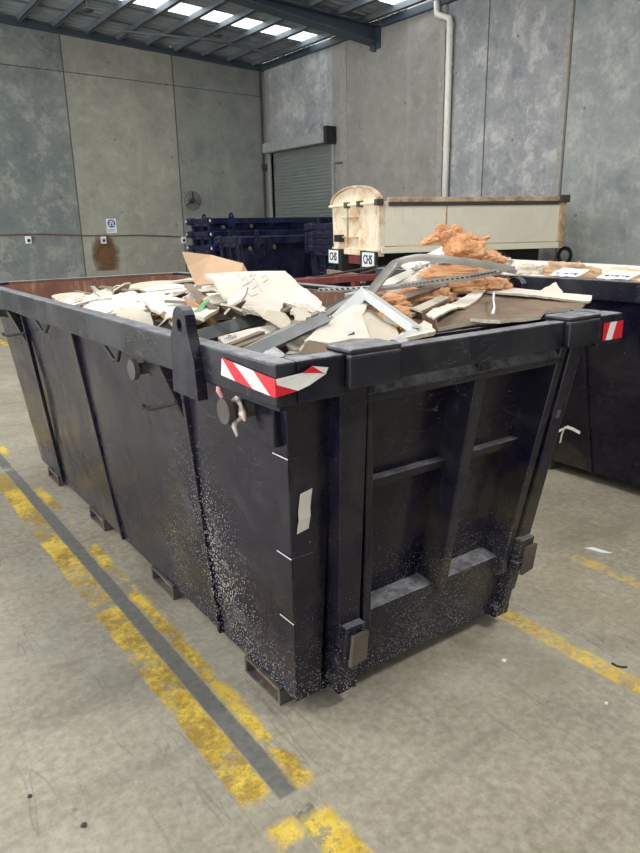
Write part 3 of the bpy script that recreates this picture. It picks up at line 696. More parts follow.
o = w.build('reflective_tape', [M['red'], M['white_tape']], bin1); sm = o.modifiers.new('s', 'SOLIDIFY'); sm.thickness = .0012; sm.offset = 0; o['label'] = 'short red and white tape at the far corner'
def strip(pts, wd, name, mat, par, th=.0012, up=None):
    w = MB(); pts = [V(p) for p in pts]; wd = V(wd)
    for i in range(len(pts)-1): w.add([pts[i]-wd, pts[i]+wd, pts[i+1]+wd, pts[i+1]-wd], [(0, 1, 2, 3)])
    o = w.build(name, M[mat], par); s = o.modifiers.new('s', 'SOLIDIFY'); s.thickness = th; s.offset = 0; return o
strip([e(1.0125, .887, .003), e(1.0105, .86, .003), e(1.009, .83, .004), e(1.011, .80, .006), e(1.010, .78, .004), e(1.0095, .758, .003)], (.0205, 0, .004), 'paper_label', 'paper', bin1)
strip([P(559, 431, 1.41), P(567, 427, 1.40), P(573, 429, 1.39), P(580, 433, 1.38)], (0.002, 0, .005), 'loose_ribbon', 'paper', bin1)
strip([P(565, 427, 1.40), P(562, 434, 1.41), P(560, 443, 1.42)], (.005, 0, .001), 'loose_ribbon', 'paper', bin1)
# rag knotted round the near pin
w = MB(); a = sl(1.64, 1.118, .05)
w.tube([a+V((0, .028*math.cos(t/12*6.28), .028*math.sin(t/12*6.28))) for t in range(13)], [.008+.003*math.sin(t*2.3) for t in range(13)], 8)
w.tube([a+V((0, -.01, .024)), a+V((-.012, -.03, .05)), a+V((-.01, -.035, .07))], [.009, .007, .003], 8)
w.tube([a+V((0, 0, -.024)), a+V((-.012, .0, -.05)), a+V((-.01, -.012, -.075))], [.01, .008, .004], 8)
w.tube([a+V((0, -.02, -.01)), a+V((-.01, -.05, .0)), a+V((-.01, -.06, -.02))], [.01, .011, .004], 8)
tag(w.build('knotted_rag', M['rag'], smooth=True), 'grubby white rag knotted round the near pin of the foreground skip', 'rag')
w = MB(); w.tube([a+V((-.02, .03, .02)), a+V((-.03, .045, .05)), a+V((-.03, .04, .08))], [.008, .009, .005], 8)
tag(w.build('pink_ribbon', M['pink'], smooth=True), 'short pink ribbon tied at the near pin of the foreground skip', 'ribbon')

# the neighbouring skip and the stacks at the back: copies of the whole bin
skip_tags = ('reflective_tape', 'paper_label', 'loose_ribbon', 'bare_plate_edge')
def copy_bin(loc, rot, label, group=None, mat=None, sc=(1, 1, 1), light=False):
    r = bin1.copy(); COL.objects.link(r); r.location = loc; r.rotation_euler = (0, 0, rot); r.scale = sc; r['label'] = label
    if group: r['group'] = group
    def rec(src, dst):
        for ch in list(src.children):
            if ch.name.split('.')[0] in skip_tags: continue
            c = ch.copy(); COL.objects.link(c); c.parent = dst
            if mat and c.type == 'MESH':
                for i, s in enumerate(c.material_slots):
                    if s.material in (M['paint'], M['paint_rim']): s.link = 'OBJECT'; s.material = mat
            rec(ch, c)
    rec(bin1, r); return r
bin2 = copy_bin((BO.x+2.68, BO.y-.88, 0), 0, 'dark skip bin loaded with long white sheets, right of the foreground skip')
h = math.pi/2
G = 'navy skips stacked by the roller shutter'
def stack(x, y, zs_, labs, mat, sc, refl=True):
    for z, lab in zip(zs_, labs):
        b = copy_bin((x, y, z-1.29), -h, lab, G, mat, sc)
        # small white reflectors on the end rim
        for dx in (-.62, .5):
            q = MB().box((dx, -OY1+0+BO.y+0, 0), (dx+.1, 0, .05)) if False else None
        b['o3'] = (0, 0, 0)
        for dx in ((-.7, .64) if refl else ()):
            w = MB(); ye = -(BO.y-OY0)-.004; w.box((dx, ye, 1.22), (dx+.06, ye+.003, 1.265)); w.build('reflector', M['white_tape'], b, origin=(0, 0, 0))
sx = (3.72*1.0)/2
stack(6.25+1.8, 13.0, (1.29, 1.56, 1.81), ('bottom navy skip of the rear stack below the wall fan', 'middle navy skip of the rear stack below the wall fan', 'topmost navy skip of the rear stack below the wall fan'), M['paint_blue'], (.8, .93, 1))
copy_bin((5.97+1.3, 11.1, 0), -h, 'single navy skip standing in front of the rear stack, left of the roller shutter', G, M['paint_blue2'], (.66, .72, 1.135))
stack(7.0+1.28, 9.75, (1.29, 1.40, 1.51, 1.66), ('bottom navy skip of the stack just behind the cream trailer', 'second lowest navy skip of the stack just behind the cream trailer', 'second highest navy skip of the stack just behind the cream trailer', 'topmost navy skip of the stack just behind the cream trailer'), M['paint_blue2'], (.66, .69, 1), False)

# ------------------------------------------------------------------ cream tipper trailer
ph = math.radians(-16.7); TD = V((math.cos(ph), math.sin(ph), 0)); TW = V((-math.sin(ph), math.cos(ph), 0)); T0 = V((5.975, 6.96, 0))
TL, TWd, TZ0, TZ1 = 2.78, 1.7, 1.29, 1.90
def tq(a, b, z): return T0+TD*a+TW*b+V((0, 0, z))
tr = empty('tipper_trailer', tq(TL/2, TWd/2, 0), 'rusty cream tipper trailer with arched rear doors by the right wall', 'trailer')
def tbox(a0, a1, b0, b1, z0, z1, name, mat, par=None, bevel=.008, mats=None):
    w = MB(); w.prism([tq(a0, b0, z0), tq(a1, b0, z0), tq(a1, b1, z0), tq(a0, b1, z0)], [tq(a0, b0, z1), tq(a1, b0, z1), tq(a1, b1, z1), tq(a0, b1, z1)])
    return w.build(name, M[mat], par or tr, bevel=bevel)
for b in (0, TWd-.04): tbox(.06, TL-.05, b, b+.04, TZ0+.06, TZ1, 'side_panel', 'tray')
tbox(0, TL, 0, TWd, TZ0, TZ0+.05, 'tray_floor', 'tray_edge')
tbox(.0, TL, -.035, .0, TZ0-.03, TZ0+.05, 'lower_rail', 'tray')
tbox(.1, TL, -.03, .05, TZ1-.01, TZ1+.05, 'top_rail', 'tray_edge'); tbox(.1, TL-.1, -.035, .0, TZ1-.055, TZ1-.012, 'tarp_roll', 'cable_d')
tbox(.1, TL, TWd-.05, TWd+.03, TZ1-.01, TZ1+.05, 'top_rail', 'tray_edge')
tbox(TL-.05, TL, 0, TWd, TZ0+.05, TZ1, 'front_panel', 'tray')
tbox(TL-.07, TL+.02, -.04, .02, TZ0-.02, TZ1+.06, 'corner_post', 'tray_edge'); tbox(TL-.1, TL+.05, -.07, .0, TZ1-.03, TZ1+.07, 'corner_knob', 'rust_bare')
tbox(.93, .95, -.006, .0, TZ0+.06, TZ1-.05, 'panel_seam', 'tray_edge')
for b in (0, TWd-.07): tbox(-.02, .06, b, b+.07, TZ0, TZ1, 'corner_post', 'tray_door')
# arched rear
w = MB(); n = 18; lo = [tq(-.03, .02, TZ0+.02), tq(-.03, TWd-.02, TZ0+.02)]
arc = [tq(-.03, TWd/2+(TWd/2+.02)*math.cos(math.pi*i/n), TZ1-.0+.225*math.sin(math.pi*i/n)) for i in range(n+1)]
poly = [lo[0], lo[1]]+arc
w.prism(poly, [p+TD*.05 for p in poly]); rd = w.build('rear_door', M['tray_door'], tr)
w = MB()
for i in range(n): w.bar(arc[i], arc[i+1], .07, .025, up=arc[i]-tq(-.03, TWd/2, TZ1-.3))
w.build('arch_edge', M['tray_edge'], tr)
w = MB(); w.tube([tq(-.06, -.0, TZ1-.01), tq(-.06, TWd+.05, TZ1-.01)], .02, 10); w.build('hinge_bar', M['tray_door'], tr)
for b in (-.06, TWd*.6, TWd*.32): tbox(-.1, -.0, b-.03, b+.06, TZ1-.05, TZ1+.03, 'hinge_lump', 'rust_bare')
tbox(-.05, -.03, TWd*.62, TWd*.62+.02, TZ0+.08, TZ1, 'door_gap', 'tray_edge', bevel=0)
for z in (TZ0+.16, TZ0+.42): tbox(-.07, -.03, TWd*.4, TWd*.72, z, z+.015, 'door_bar', 'tray_edge', bevel=0)
tbox(-.12, -.03, TWd*.72, TWd*.84, TZ0+.1, TZ0+.2, 'door_latch', 'dark')
tbox(-.05, .05, 0, TWd, TZ0-.07, TZ0+.02, 'rear_sill', 'tray_door')
for b in (-.04, TWd-.42):
    sg = tbox(-.1, -.06, b-.02, b+.45, TZ0-.22, TZ0-.005, 'plate', 'dark'); pl = sg
    w = MB(); w.prism([tq(-.105, b+.02, TZ0-.205), tq(-.105, b+.42, TZ0-.205), tq(-.105, b+.42, TZ0-.02), tq(-.105, b+.02, TZ0-.02)], [tq(-.1, b+.02, TZ0-.205), tq(-.1, b+.42, TZ0-.205), tq(-.1, b+.42, TZ0-.02), tq(-.1, b+.02, TZ0-.02)])
    pf = w.build('plate_face', M['sign_w'], pl)
def text3d(s, size, loc, xdir, zdir, mat, name, par, ext=.002):
    cu = bpy.data.curves.new(name, 'FONT'); cu.body = s; cu.size = size; cu.extrude = ext; cu.align_x = 'CENTER'; cu.align_y = 'CENTER'; cu.offset = size*.02
    o = bpy.data.objects.new(name, cu); COL.objects.link(o); dg = bpy.context.evaluated_depsgraph_get()
    me = bpy.data.meshes.new_from_object(o.evaluated_get(dg)); bpy.data.objects.remove(o)
    xd = V(xdir).normalized(); zd = V(zdir).normalized(); nd = xd.cross(zd)
    mt = Matrix((xd, zd, nd)).transposed().to_4x4(); mt.translation = V(loc)-V(par['o3']); me.transform(mt)
    me.materials.clear(); me.materials.append(M[mat]); r = bpy.data.objects.new(name, me); COL.objects.link(r); r.parent = par; return r
for b in (-.04, TWd-.42): text3d('CHS', .16, tq(-.108, b+.22, TZ0-.115), -TW, (0, 0, 1), 'ink', 'plate_text', tr)
# running gear
for b in (.35, TWd-.5): tbox(-.1, TL-.1, b, b+.12, TZ0-.3, TZ0, 'chassis_rail', 'dark')
tbox(.02, .1, .3, TWd-.3, TZ0-.2, TZ0-.07, 'cross_member', 'red_steel'); tbox(-.18, -.12, .2, TWd-.1, TZ0-.42, TZ0-.3, 'rear_bumper', 'timber')
def wheel(a, b):
    w = MB(); c = tq(a, b, .44); d = TW
    w.tube([c-d*.13, c-d*.12, c+d*.12, c+d*.13], [.36, .44, .44, .36], 30); o = w.build('tyre', M['tyre'], tr)
    MB().tube([c-d*.14, c+d*.14], .22, 20).build('wheel_rim', M['stud'], o)
for a in (.75, 2.25):
    for b in (.17, TWd-.17): wheel(a, b)
    w = MB(); w.tube([tq(a, .1, .44), tq(a, TWd-.1, .44)], .06, 10); w.build('axle', M['dark'], tr)
    tbox(a-.12, a+.12, .34, .5, .44, TZ0-.28, 'spring_hanger', 'dark'); tbox(a-.12, a+.12, TWd-.5, TWd-.34, .44, TZ0-.28, 'spring_hanger', 'dark')
    for b in (-.02, TWd-.36): tbox(a-.5, a+.5, b, b+.36, .95, .99, 'mudguard', 'dark')
# red drawbar frame standing between the trailer and the big skip
w = MB()
A_, B_ = at(262, 280, 1, 6.0), at(404, 274, 1, 6.0)
zf = 1.0; f0, f1 = V((3.6, 6.35, zf)), V((5.35, 6.35, zf))
dfr = empty('drawbar_frame', (4.5, 6.5, 0), 'red oxide steel drawbar frame behind the foreground skip', 'frame')
def fb(a, b, wd, hh, name='frame_bar'): MB().bar(a, b, wd, hh).build(name, M['red_steel'], dfr, bevel=.006)
fb((3.1, 6.3, 1.03), (5.4, 6.05, 1.05), .06, .07); fb((3.1, 6.75, 1.0), (5.4, 6.6, 1.02), .06, .07); fb((3.2, 6.3, 1.03), (3.2, 6.75, 1.0), .06, .07); fb((4.6, 6.15, 1.04), (4.6, 6.65, 1.02), .06, .07)
for x, y in ((3.4, 6.3), (3.4, 6.75), (5.3, 6.1), (5.3, 6.64)):
    MB().box((x-.04, y-.04, 0), (x+.04, y+.04, 1.0)).build('frame_leg', M['red_steel'], dfr)
w = MB(); w.tube([(4.3, 6.25, 1.06), (5.7, 6.7, 1.12)], .014, 8); w.tube([(4.9, 6.15, 1.07), (5.75, 6.6, 1.12)], .014, 8); w.build('stay_rod', M['rust_bare'], dfr)

# ------------------------------------------------------------------ the load
def torn(pts, jag, step=.05, keep=()):
    """outline with torn edges; edge numbers in keep stay straight"""
    out = []; n = len(pts)
    for i in range(n):
        a, b = pts[i], pts[(i+1) % n]; d = b-a; L_ = d.length; out.append(a.copy())
        if i in keep or L_ < step*1.5: continue
        k = int(L_/step)
        cen = sum(pts, V())/n; inw = (cen-(a+b)/2).normalized()
        for j in range(1, k):
            out.append(a.lerp(b, (j+random.uniform(-.3, .3))/k)+inw*random.uniform(-jag, jag))
    return out
def sheet_mesh(pts, th, jag=.0, step=.05, keep=(), warp=.0, sub=0, hole=None):
    """board from an outline of 3-d points: front face, back face, broken edge; may be warped"""
    pts = [V(p) for p in pts]; o = torn(pts, jag, step, keep) if jag else [p.copy() for p in pts]
    n = V()
    for i in range(len(pts)): n += pts[i].cross(pts[(i+1) % len(pts)])
    n.normalize()
    if n.z < 0: n = -n
    bm = bmesh.new(); vs = [bm.verts.new(p) for p in o]; ed = [bm.edges.new((vs[i], vs[(i+1) % len(vs)])) for i in range(len(vs))]
    if hole:
        hv = [bm.verts.new(V(p)) for p in hole]; ed += [bm.edges.new((hv[i], hv[(i+1) % len(hv)])) for i in range(len(hv))]
    bmesh.ops.triangle_fill(bm, use_beauty=True, edges=ed)
    if sub: bmesh.ops.subdivide_edges(bm, edges=bm.edges[:], cuts=sub, use_grid_fill=True)
    if warp:
        for v in bm.verts: v.co += n*warp*noise.noise(v.co*3.3+V((5, 1, 9)))*2
    top = bm.faces[:]
    g = bmesh.ops.extrude_face_region(bm, geom=top)
    nv = [v for v in g['geom'] if isinstance(v, bmesh.types.BMVert)]; nf = set(f for f in g['geom'] if isinstance(f, bmesh.types.BMFace))
    bmesh.ops.translate(bm, vec=-n*th, verts=nv)
    w = MB(); bm.verts.index_update(); w.v = [v.co.copy() for v in bm.verts]; top = set(top)
    for f in bm.faces:
        w.f.append(tuple(v.index for v in f.verts)); w.mi.append(0 if f in top else (1 if f in nf else 2))
    bm.free(); return w
def clampin(p):
    p = V(p); z = min(p.z, ZT)
    p.x = min(max(p.x, xl(z)+.03), xr(z)-.03); p.y = min(max(p.y, yf(z)+.1), yb(z)-.04); return p
FACE = {'cream': ('cream', 'backp', 'core'), 'cream2': ('cream2', 'backp', 'core'), 'white': ('white', 'white', 'core'), 'card': ('card', 'card', 'kraft'), 'dark': ('backp', 'backp', 'core'), 'kraft': ('kraft', 'kraft', 'kraft')}
def board(name, pix, face, lab, cat, th=.012, jag=.0, step=.05, keep=(), warp=.0, sub=0, group=None, hole=None):
    pts = [P(*p) for p in pix]
    w = sheet_mesh(pts, th, jag, step, keep, warp, sub, [P(*p) for p in hole] if hole else None)
    o = w.build(name, [M[k] for k in FACE[face]]); return tag(o, lab, cat, group)

# bed of rubble under the boards
w = MB(); nx, ny = 34, 78
for j in range(ny+1):
    for i in range(nx+1):
        u, v = i/nx, j/ny; y = 1.62+v*(4.86-1.62)
        x = (xl(1.1)+.04)*(1-u)+(xr(1.1)-.04)*u
        h = 1.06+.05*v*(-1) + .1*math.sin(math.pi*u)**.7*max(0, 1-abs(v-.3)*1.6)+.05*noise.noise(V((x*5, y*5, 0)))+.035*noise.noise(V((x*17, y*17, 3)))
        w.v.append(V((x, y, h)))
for j in range(ny):
    for i in range(nx):
        a = j*(nx+1)+i; w.f.append((a, a+1, a+nx+2, a+nx+1)); w.mi.append(0)
k = len(w.v); w.add([(1.1, 1.72, .12), (2.0, 1.72, .12), (2.0, 4.66, .12), (1.1, 4.66, .12)], [(0, 1, 2, 3)])
c4 = [0, nx, ny*(nx+1)+nx, ny*(nx+1)]
edge_lo = [i for i in range(nx+1)]; edge_r = [j*(nx+1)+nx for j in range(ny+1)]; edge_hi = [ny*(nx+1)+i for i in reversed(range(nx+1))]; edge_l = [j*(nx+1) for j in reversed(range(ny+1))]
for q, (ea, eb) in enumerate(((edge_lo, (k, k+1)), (edge_r, (k+1, k+2)), (edge_hi, (k+2, k+3)), (edge_l, (k+3, k)))): w.f.append(tuple(reversed(ea))+eb); w.mi.append(0)
tag(w.build('rubble_bed', M['rubble']), 'crushed plaster and dust filling the foreground skip under the boards', 'rubble', kind='stuff')

# small scraps filling the gaps
rs = random.Random(21)
def scrap(c, size, rot, tilt, face, th=.012, jag=.012, name='plasterboard_scrap', lab=None, group=None):
    k = rs.randint(4, 6); pts = []
    for i in range(k):
        a = 2*math.pi*(i+rs.uniform(-.25, .25))/k; r = size*rs.uniform(.7, 1.1); pts.append(V((r*math.cos(a)*1.35, r*math.sin(a)*.8, 0)))
    mt = Matrix.Rotation(rot, 3, 'Z') @ Matrix.Rotation(tilt[0], 3, 'X') @ Matrix.Rotation(tilt[1], 3, 'Y')
    pts = [clampin(mt @ p + V(c)) for p in pts]
    w = sheet_mesh(pts, th, jag, .035, (), .006, 0)
    return tag(w.build(name, [M[k_] for k_ in FACE[face]]), lab, 'plasterboard', group)
LABS = {'cream': 'small broken cream plasterboard scrap jumbled in the foreground skip', 'cream2': 'small stained plasterboard scrap jumbled in the foreground skip', 'white': 'small broken white board scrap jumbled in the foreground skip', 'dark': 'small scrap lying brown paper side up in the foreground skip'}
for i in range(86):
    v = rs.random(); y = 1.66+v*3.1; u = rs.random(); x = 1.02+u*1.1
    z = 1.12-.04*v+.09*math.sin(math.pi*u)*max(0, 1-abs(v-.3)*1.6)+rs.uniform(-.01, .05)
    f = rs.choices(('cream', 'cream2', 'white', 'dark'), (4, 3, 2, 2))[0]
    scrap((x, y, z), rs.uniform(.05, .17), rs.uniform(0, 6.3), (rs.gauss(0, .22), rs.gauss(0, .22)), f, lab=LABS[f], group='broken board scraps in the foreground skip')
for i in range(16):
    y = 1.75+rs.random()*2.6; x = 1.2+rs.random()*.7; a = rs.uniform(-.9, .9)+rs.choice((0, 1.3)); L_ = rs.uniform(.2, .42)
    d = V((math.sin(a), math.cos(a), rs.uniform(-.08, .12))); c = V((x, y, 1.2+rs.uniform(-.02, .05)))
    p, q = clampin(c-d*L_), clampin(c+d*L_)
    w = MB(); w.bar(p, q, rs.uniform(.02, .045), rs.uniform(.012, .02))
    tm = i % 2
    tag(w.build('timber_batten' if tm else 'steel_strip', M['timber'] if tm else M['stud_l']), ('thin grey brown timber batten' if tm else 'thin light steel strip')+' half buried among the scraps of the foreground skip', 'batten' if tm else 'strip', 'battens and strips in the foreground skip')

TOPL = {'cream': 'small cream scrap lying on top of the boards in the foreground skip', 'cream2': 'small stained scrap lying on top of the boards in the foreground skip', 'kraft': 'small brown paper scrap lying on top of the boards in the foreground skip'}
for i in range(46):
    px = rs.uniform(70, 240) if i < 32 else rs.uniform(330, 440)
    if i < 32: py = rs.uniform(288, 318); y = 4.2-(px-70)/170*1.9-(py-288)/30*.5
    else: py = rs.uniform(300, 330); y = 2.0-(py-300)/30*.35
    f = rs.choice(('cream', 'cream2', 'kraft', 'cream2')); c = P(px, py, y-.05)
    if i >= 36 or not (1.0 < c.x < 2.1 and c.z < 1.42): continue
    scrap(c, rs.uniform(.025, .075), rs.uniform(0, 6.3), (rs.gauss(0, .35), rs.gauss(0, .35)), f, .008, .008, lab=TOPL[f], group='scraps lying on the boards in the foreground skip')
for i in range(14):
    px = rs.uniform(90, 230); py = rs.uniform(288, 312); y = 4.1-(px-70)/170*1.8-(py-288)/30*.4; a = P(px, py, y); an = rs.uniform(-1, 1.4); L_ = rs.uniform(.1, .3)
    b = a+V((math.sin(an)*L_, math.cos(an)*L_, rs.uniform(-.02, .03)))
    w = MB(); w.bar(clampin(a), clampin(b), rs.uniform(.012, .03), .01); tag(w.build('timber_batten', M['timber']), 'short thin brown batten lying on the left half of the load', 'batten', 'short battens on the left half of the load')
# ---- left half: long pale sheets towards the back
board('plasterboard_sheet', [(92, 297, 4.0), (97, 291, 4.3), (140, 283, 4.3), (190, 277, 4.2), (200, 281, 3.5), (150, 286, 3.8), (118, 292, 3.8)], 'cream2', 'long curled cream sheet with a ragged edge by the rusty back rim', 'plasterboard', jag=.02, warp=.015, sub=1)
board('plasterboard_sheet', [(58, 302, 3.75), (75, 295, 4.0), (128, 291, 3.8), (165, 286, 3.6), (205, 284, 3.2), (203, 288, 3.0), (165, 291, 3.2), (130, 297, 3.3), (98, 299, 3.5), (66, 306, 3.6)], 'white', 'long narrow white sheet across the back left of the load', 'plasterboard', jag=.008, th=.012, sub=1, warp=.01)
board('plasterboard_sheet', [(128, 298, 3.2), (163, 293, 3.3), (215, 287, 2.9), (228, 297, 2.5), (190, 302, 2.6), (150, 301, 2.9)], 'white', 'broad white sheet behind the lifting lug', 'plasterboard', jag=.012, sub=1, warp=.01)
board('plasterboard_sheet', [(93, 312, 3.0), (107, 302, 3.3), (121, 295, 3.4), (148, 299, 3.0), (150, 304, 2.85), (118, 309, 2.85)], 'cream', 'bent cream sheet tilting over dark gap near the left rim', 'plasterboard', jag=.006, th=.02, keep=(0, 5), warp=.02, sub=1)
board('plasterboard_sheet', [(78, 309, 3.25), (95, 300, 3.6), (118, 300, 3.3), (110, 312, 2.95), (92, 316, 3.0)], 'white', 'small white sheet against the left rim near the back', 'plasterboard', jag=.01)
board('plasterboard_block', [(113, 322, 2.7), (118, 305, 2.82), (138, 306, 2.7), (150, 312, 2.55), (155, 333, 2.35), (135, 331, 2.5)], 'cream2', 'grey white broken block standing just inside the left rim', 'plasterboard', th=.05, jag=.008, warp=.01)
board('plasterboard_sheet', [(146, 301, 2.6), (158, 294, 2.75), (172, 297, 2.65), (192, 304, 2.4), (198, 315, 2.25), (172, 322, 2.25), (158, 312, 2.42)], 'white', 'white torn sheet directly behind the lifting lug', 'plasterboard', jag=.012, sub=1, warp=.015)
board('plasterboard_sheet', [(190, 312, 2.2), (196, 302, 2.4), (215, 303, 2.35), (219, 309, 2.2), (204, 318, 2.05)], 'cream', 'small cream sheet right of the lifting lug under green strap', 'plasterboard', jag=.012)
for i, (px, py, y, fc_) in enumerate(((168, 316, 2.35, 'kraft'), (176, 320, 2.25, 'kraft'), (163, 322, 2.3, 'cream2'))):
    c = P(px, py, y); scrap(c, .035, i*1.3, (.5, .4), fc_, .006, .008, 'paper_shred', 'torn shred of paper beside the lifting lug', 'paper shreds beside the lifting lug')['category'] = 'paper'
w = MB(); a, b, c = P(208, 300, 2.32), P(200, 310, 2.22), P(192, 315, 2.15)
strip_ = sheet_mesh([a+V((-.012, 0, .004)), a+V((.012, 0, .004)), b+V((.014, 0, .004)), c+V((.02, 0, 0)), c+V((-.016, 0, 0)), b+V((-.012, 0, .004))], .002)
tag(strip_.build('green_strap', M['green']), 'green plastic strap over the boards behind the lifting lug', 'strap')
board('green_board', [(213, 301, 2.5), (222, 296, 2.6), (250, 318, 2.2), (238, 319, 2.15)], 'dark', 'dark strip of board below the largest torn sheet', 'plasterboard')
board('plasterboard_sheet', [(52, 298, 4.1), (62, 294, 4.3), (84, 293, 4.0), (80, 300, 3.6), (62, 304, 3.7)], 'cream2', 'small stained sheet in the far left corner of the load', 'plasterboard', jag=.015, warp=.01)
# cardboard flap standing up at the back
card = board('cardboard_sheet', [(182, 252, 3.0), (212, 255, 2.95), (243, 264, 2.8), (248, 273, 2.78), (240, 282, 2.74), (196, 286, 2.86), (188, 268, 2.95)], 'card', 'tan cardboard flap standing up behind the largest torn sheet', 'cardboard', th=.006, warp=.008, sub=1)
w = MB()
for (px, py) in ((197, 259), (207, 263), (222, 262), (212, 271), (232, 269)): w.tube([P(px, py, 2.8)+V((0, .0, 0)), P(px, py, 2.8)+V((0, -.003, 0))], .004, 8)
# lean stud left of the large sheet
def channel(a, b, wd, hh, name, mat, lab, cat='steel channel', up=(0, 0, 1), t=.004, holes=0, par=None):
    a = V(a); b = V(b); w = MB(); d = (b-a).normalized(); u = V(up); u = (u-d*u.dot(d)).normalized(); r = d.cross(u)
    w.bar(a, b, wd, t, up=u); w.bar(a+r*(wd/2-t/2)-u*hh/2, b+r*(wd/2-t/2)-u*hh/2, t, hh, up=u); w.bar(a-r*(wd/2-t/2)-u*hh/2, b-r*(wd/2-t/2)-u*hh/2, t, hh, up=u)
    o = tag(w.build(name, M[mat]), lab, cat)
    if holes:
        w = MB(); n = holes
        for i in range(n):
            c = a.lerp(b, (i+.5)/n)+u*(t/2); w.bar(c-d*((b-a).length/n*.28), c+d*((b-a).length/n*.28), wd*.3, .001, up=u)
        h_ = w.build('slot_row', M['dark'], o); h_.location = (0, 0, 0)
        me = h_.data
        off = V(o['o3'])
    return o
channel(P(188, 284, 2.6), P(214, 309, 2.2), .03, .012, 'steel_channel', 'timber', 'short brown grey batten leaning left of the largest torn sheet', 'batten', up=(0, -.5, 1))
channel(P(193, 338, 1.95), P(262, 317, 2.05), .05, .03, 'steel_channel', 'stud', 'dark grey steel channel below the largest torn sheet', up=(0, -.8, 1))
# the largest torn sheet
big = [(205, 273, 2.55), (245, 272, 2.5), (285, 272, 2.42), (304, 286, 2.2), (322, 301, 2.0), (319, 309, 1.95), (309, 303, 2.02), (297, 306, 2.02), (284, 302, 2.1), (280, 312, 2.0), (284, 318, 1.93), (266, 316, 1.95), (252, 312, 2.0), (240, 307, 2.03), (228, 299, 2.15), (217, 290, 2.3), (213, 281, 2.42)]
bs = board('plasterboard_sheet', big, 'cream', 'largest torn cream plasterboard sheet with faint writing, highest on the left', 'plasterboard', th=.012, jag=.006, step=.03, keep=(0, 1), warp=.008, sub=1)
# handwriting strokes on it
def on_big(px, py):
    a, b, c = [P(*big[i]) for i in (0, 2, 13)]; n = (b-a).cross(c-a).normalized(); n = n if n.z > 0 else -n
    d = Fw*FPX + Rr*(px-320) + Ur*(426.5-py); t_ = (a-CP).dot(n)/d.dot(n); return CP+d*t_+n*.009
w = MB()
for st in (((238, 277), (242, 283), (246, 279), (249, 286), (254, 281), (258, 287)), ((243, 289), (249, 285), (252, 292), (258, 288), (262, 294)), ((262, 280), (266, 277), (268, 282), (263, 285)), ((246, 295), (252, 299), (258, 296)), ((252, 275), (250, 279), (256, 277))):
    w.tube([on_big(*q) for q in st], .0014, 5)
wr = w.build('hand_writing', M['ink_l'], bs)
# torn paper hanging from its front edge and crumpled lumps
board('paper_tear', [(246, 309, 2.0), (266, 315, 1.9), (284, 318, 1.88), (291, 326, 1.82), (281, 331, 1.78), (268, 324, 1.83), (256, 317, 1.92)], 'cream2', 'torn hanging paper strip at the front of the largest torn sheet', 'paper', th=.004, jag=.01, step=.025, warp=.02, sub=1)
def lump(c, s, name, mat, lab, cat, seed=0, sub=4, k=.5, spike=.0, group=None, rot=0):
    bm = bmesh.new(); bmesh.ops.create_icosphere(bm, subdivisions=sub, radius=1)
    for v in bm.verts:
        p = v.co.copy(); d = 1+k*noise.noise(p*1.7+V((seed, 0, 0)))+k*.5*noise.noise(p*4.1+V((0, seed, 0)))+k*.25*noise.noise(p*10+V((0, 0, seed)))
        if spike: d += spike*max(0, noise.noise(p*6.5+V((seed, 4, 0)))-.1)**1.3*3 + spike*.5*noise.noise(V((p.x*4, p.y*4, p.z*26))+V((seed, 0, 0)))
        q = p*d; v.co = V((q.x*s[0], q.y*s[1], q.z*s[2]))
    mt = Matrix.Rotation(rot, 3, 'Z'); w = MB(); bm.verts.index_update(); w.v = [mt @ v.co+V(c) for v in bm.verts]; w.f = [tuple(v.index for v in f.verts) for f in bm.faces]; w.mi = [0]*len(w.f); bm.free()
    return tag(w.build(name, M[mat], smooth=True), lab, cat, group)
board('plasterboard_scrap', [(293, 309, 1.95), (303, 303, 1.98), (315, 306, 1.93), (319, 312, 1.9), (312, 320, 1.84), (301, 319, 1.85), (294, 316, 1.88)], 'cream', 'crumpled torn board at the right corner of the largest torn sheet', 'plasterboard', jag=.01, step=.015, warp=.04, sub=2)
board('plasterboard_scrap', [(291, 317, 1.86), (303, 314, 1.86), (311, 321, 1.8), (305, 328, 1.76), (294, 326, 1.78)], 'cream2', 'small crumbled scrap just below the crumpled torn board', 'plasterboard', jag=.01, step=.015, warp=.03, sub=2)
board('plasterboard_scrap', [(309, 300, 2.02), (320, 300, 2.0), (327, 305, 1.96), (321, 311, 1.92), (313, 308, 1.95)], 'white', 'small white torn tuft at the right tip of the largest torn sheet', 'plasterboard', jag=.012, step=.015, warp=.03, sub=2, th=.006)
# printed board edge strip
strp = board('printed_strip', [(218, 337, 1.86), (248, 329, 1.86), (286, 322, 1.86), (300, 321, 1.86), (300, 328, 1.83), (262, 336, 1.8), (224, 344, 1.82)], 'cream', 'pale board strip with dark printed blocks near the left rim', 'plasterboard', th=.012)
def on_plane(pa, pb, pc, px, py, lift=.001):
    a, b, c = P(*pa), P(*pb), P(*pc); n = (b-a).cross(c-a).normalized(); n = n if n.z > 0 else -n
    d = Fw*FPX + Rr*(px-320) + Ur*(426.5-py); t_ = (a-CP).dot(n)/d.dot(n); return CP+d*t_+n*lift
w = MB(); prr = random.Random(4)
def glyph_rows(w, p0, p1, hpx, rows, pl, cells):
    for r in range(rows):
        for k in range(cells):
            if prr.random() < .22: continue
            u0 = (k+.1)/cells; u1 = (k+.1+prr.uniform(.4, .8))/cells
            y_ = hpx*(r+.15)/rows; y2 = hpx*(r+.7)/rows
            q = [(p0[0]+(p1[0]-p0[0])*u, p0[1]+(p1[1]-p0[1])*u+yy) for u, yy in ((u0, y_), (u1, y_), (u1, y2), (u0, y2))]
            w.add([on_plane(*pl, *k_) for k_ in q], [(0, 1, 2, 3)])
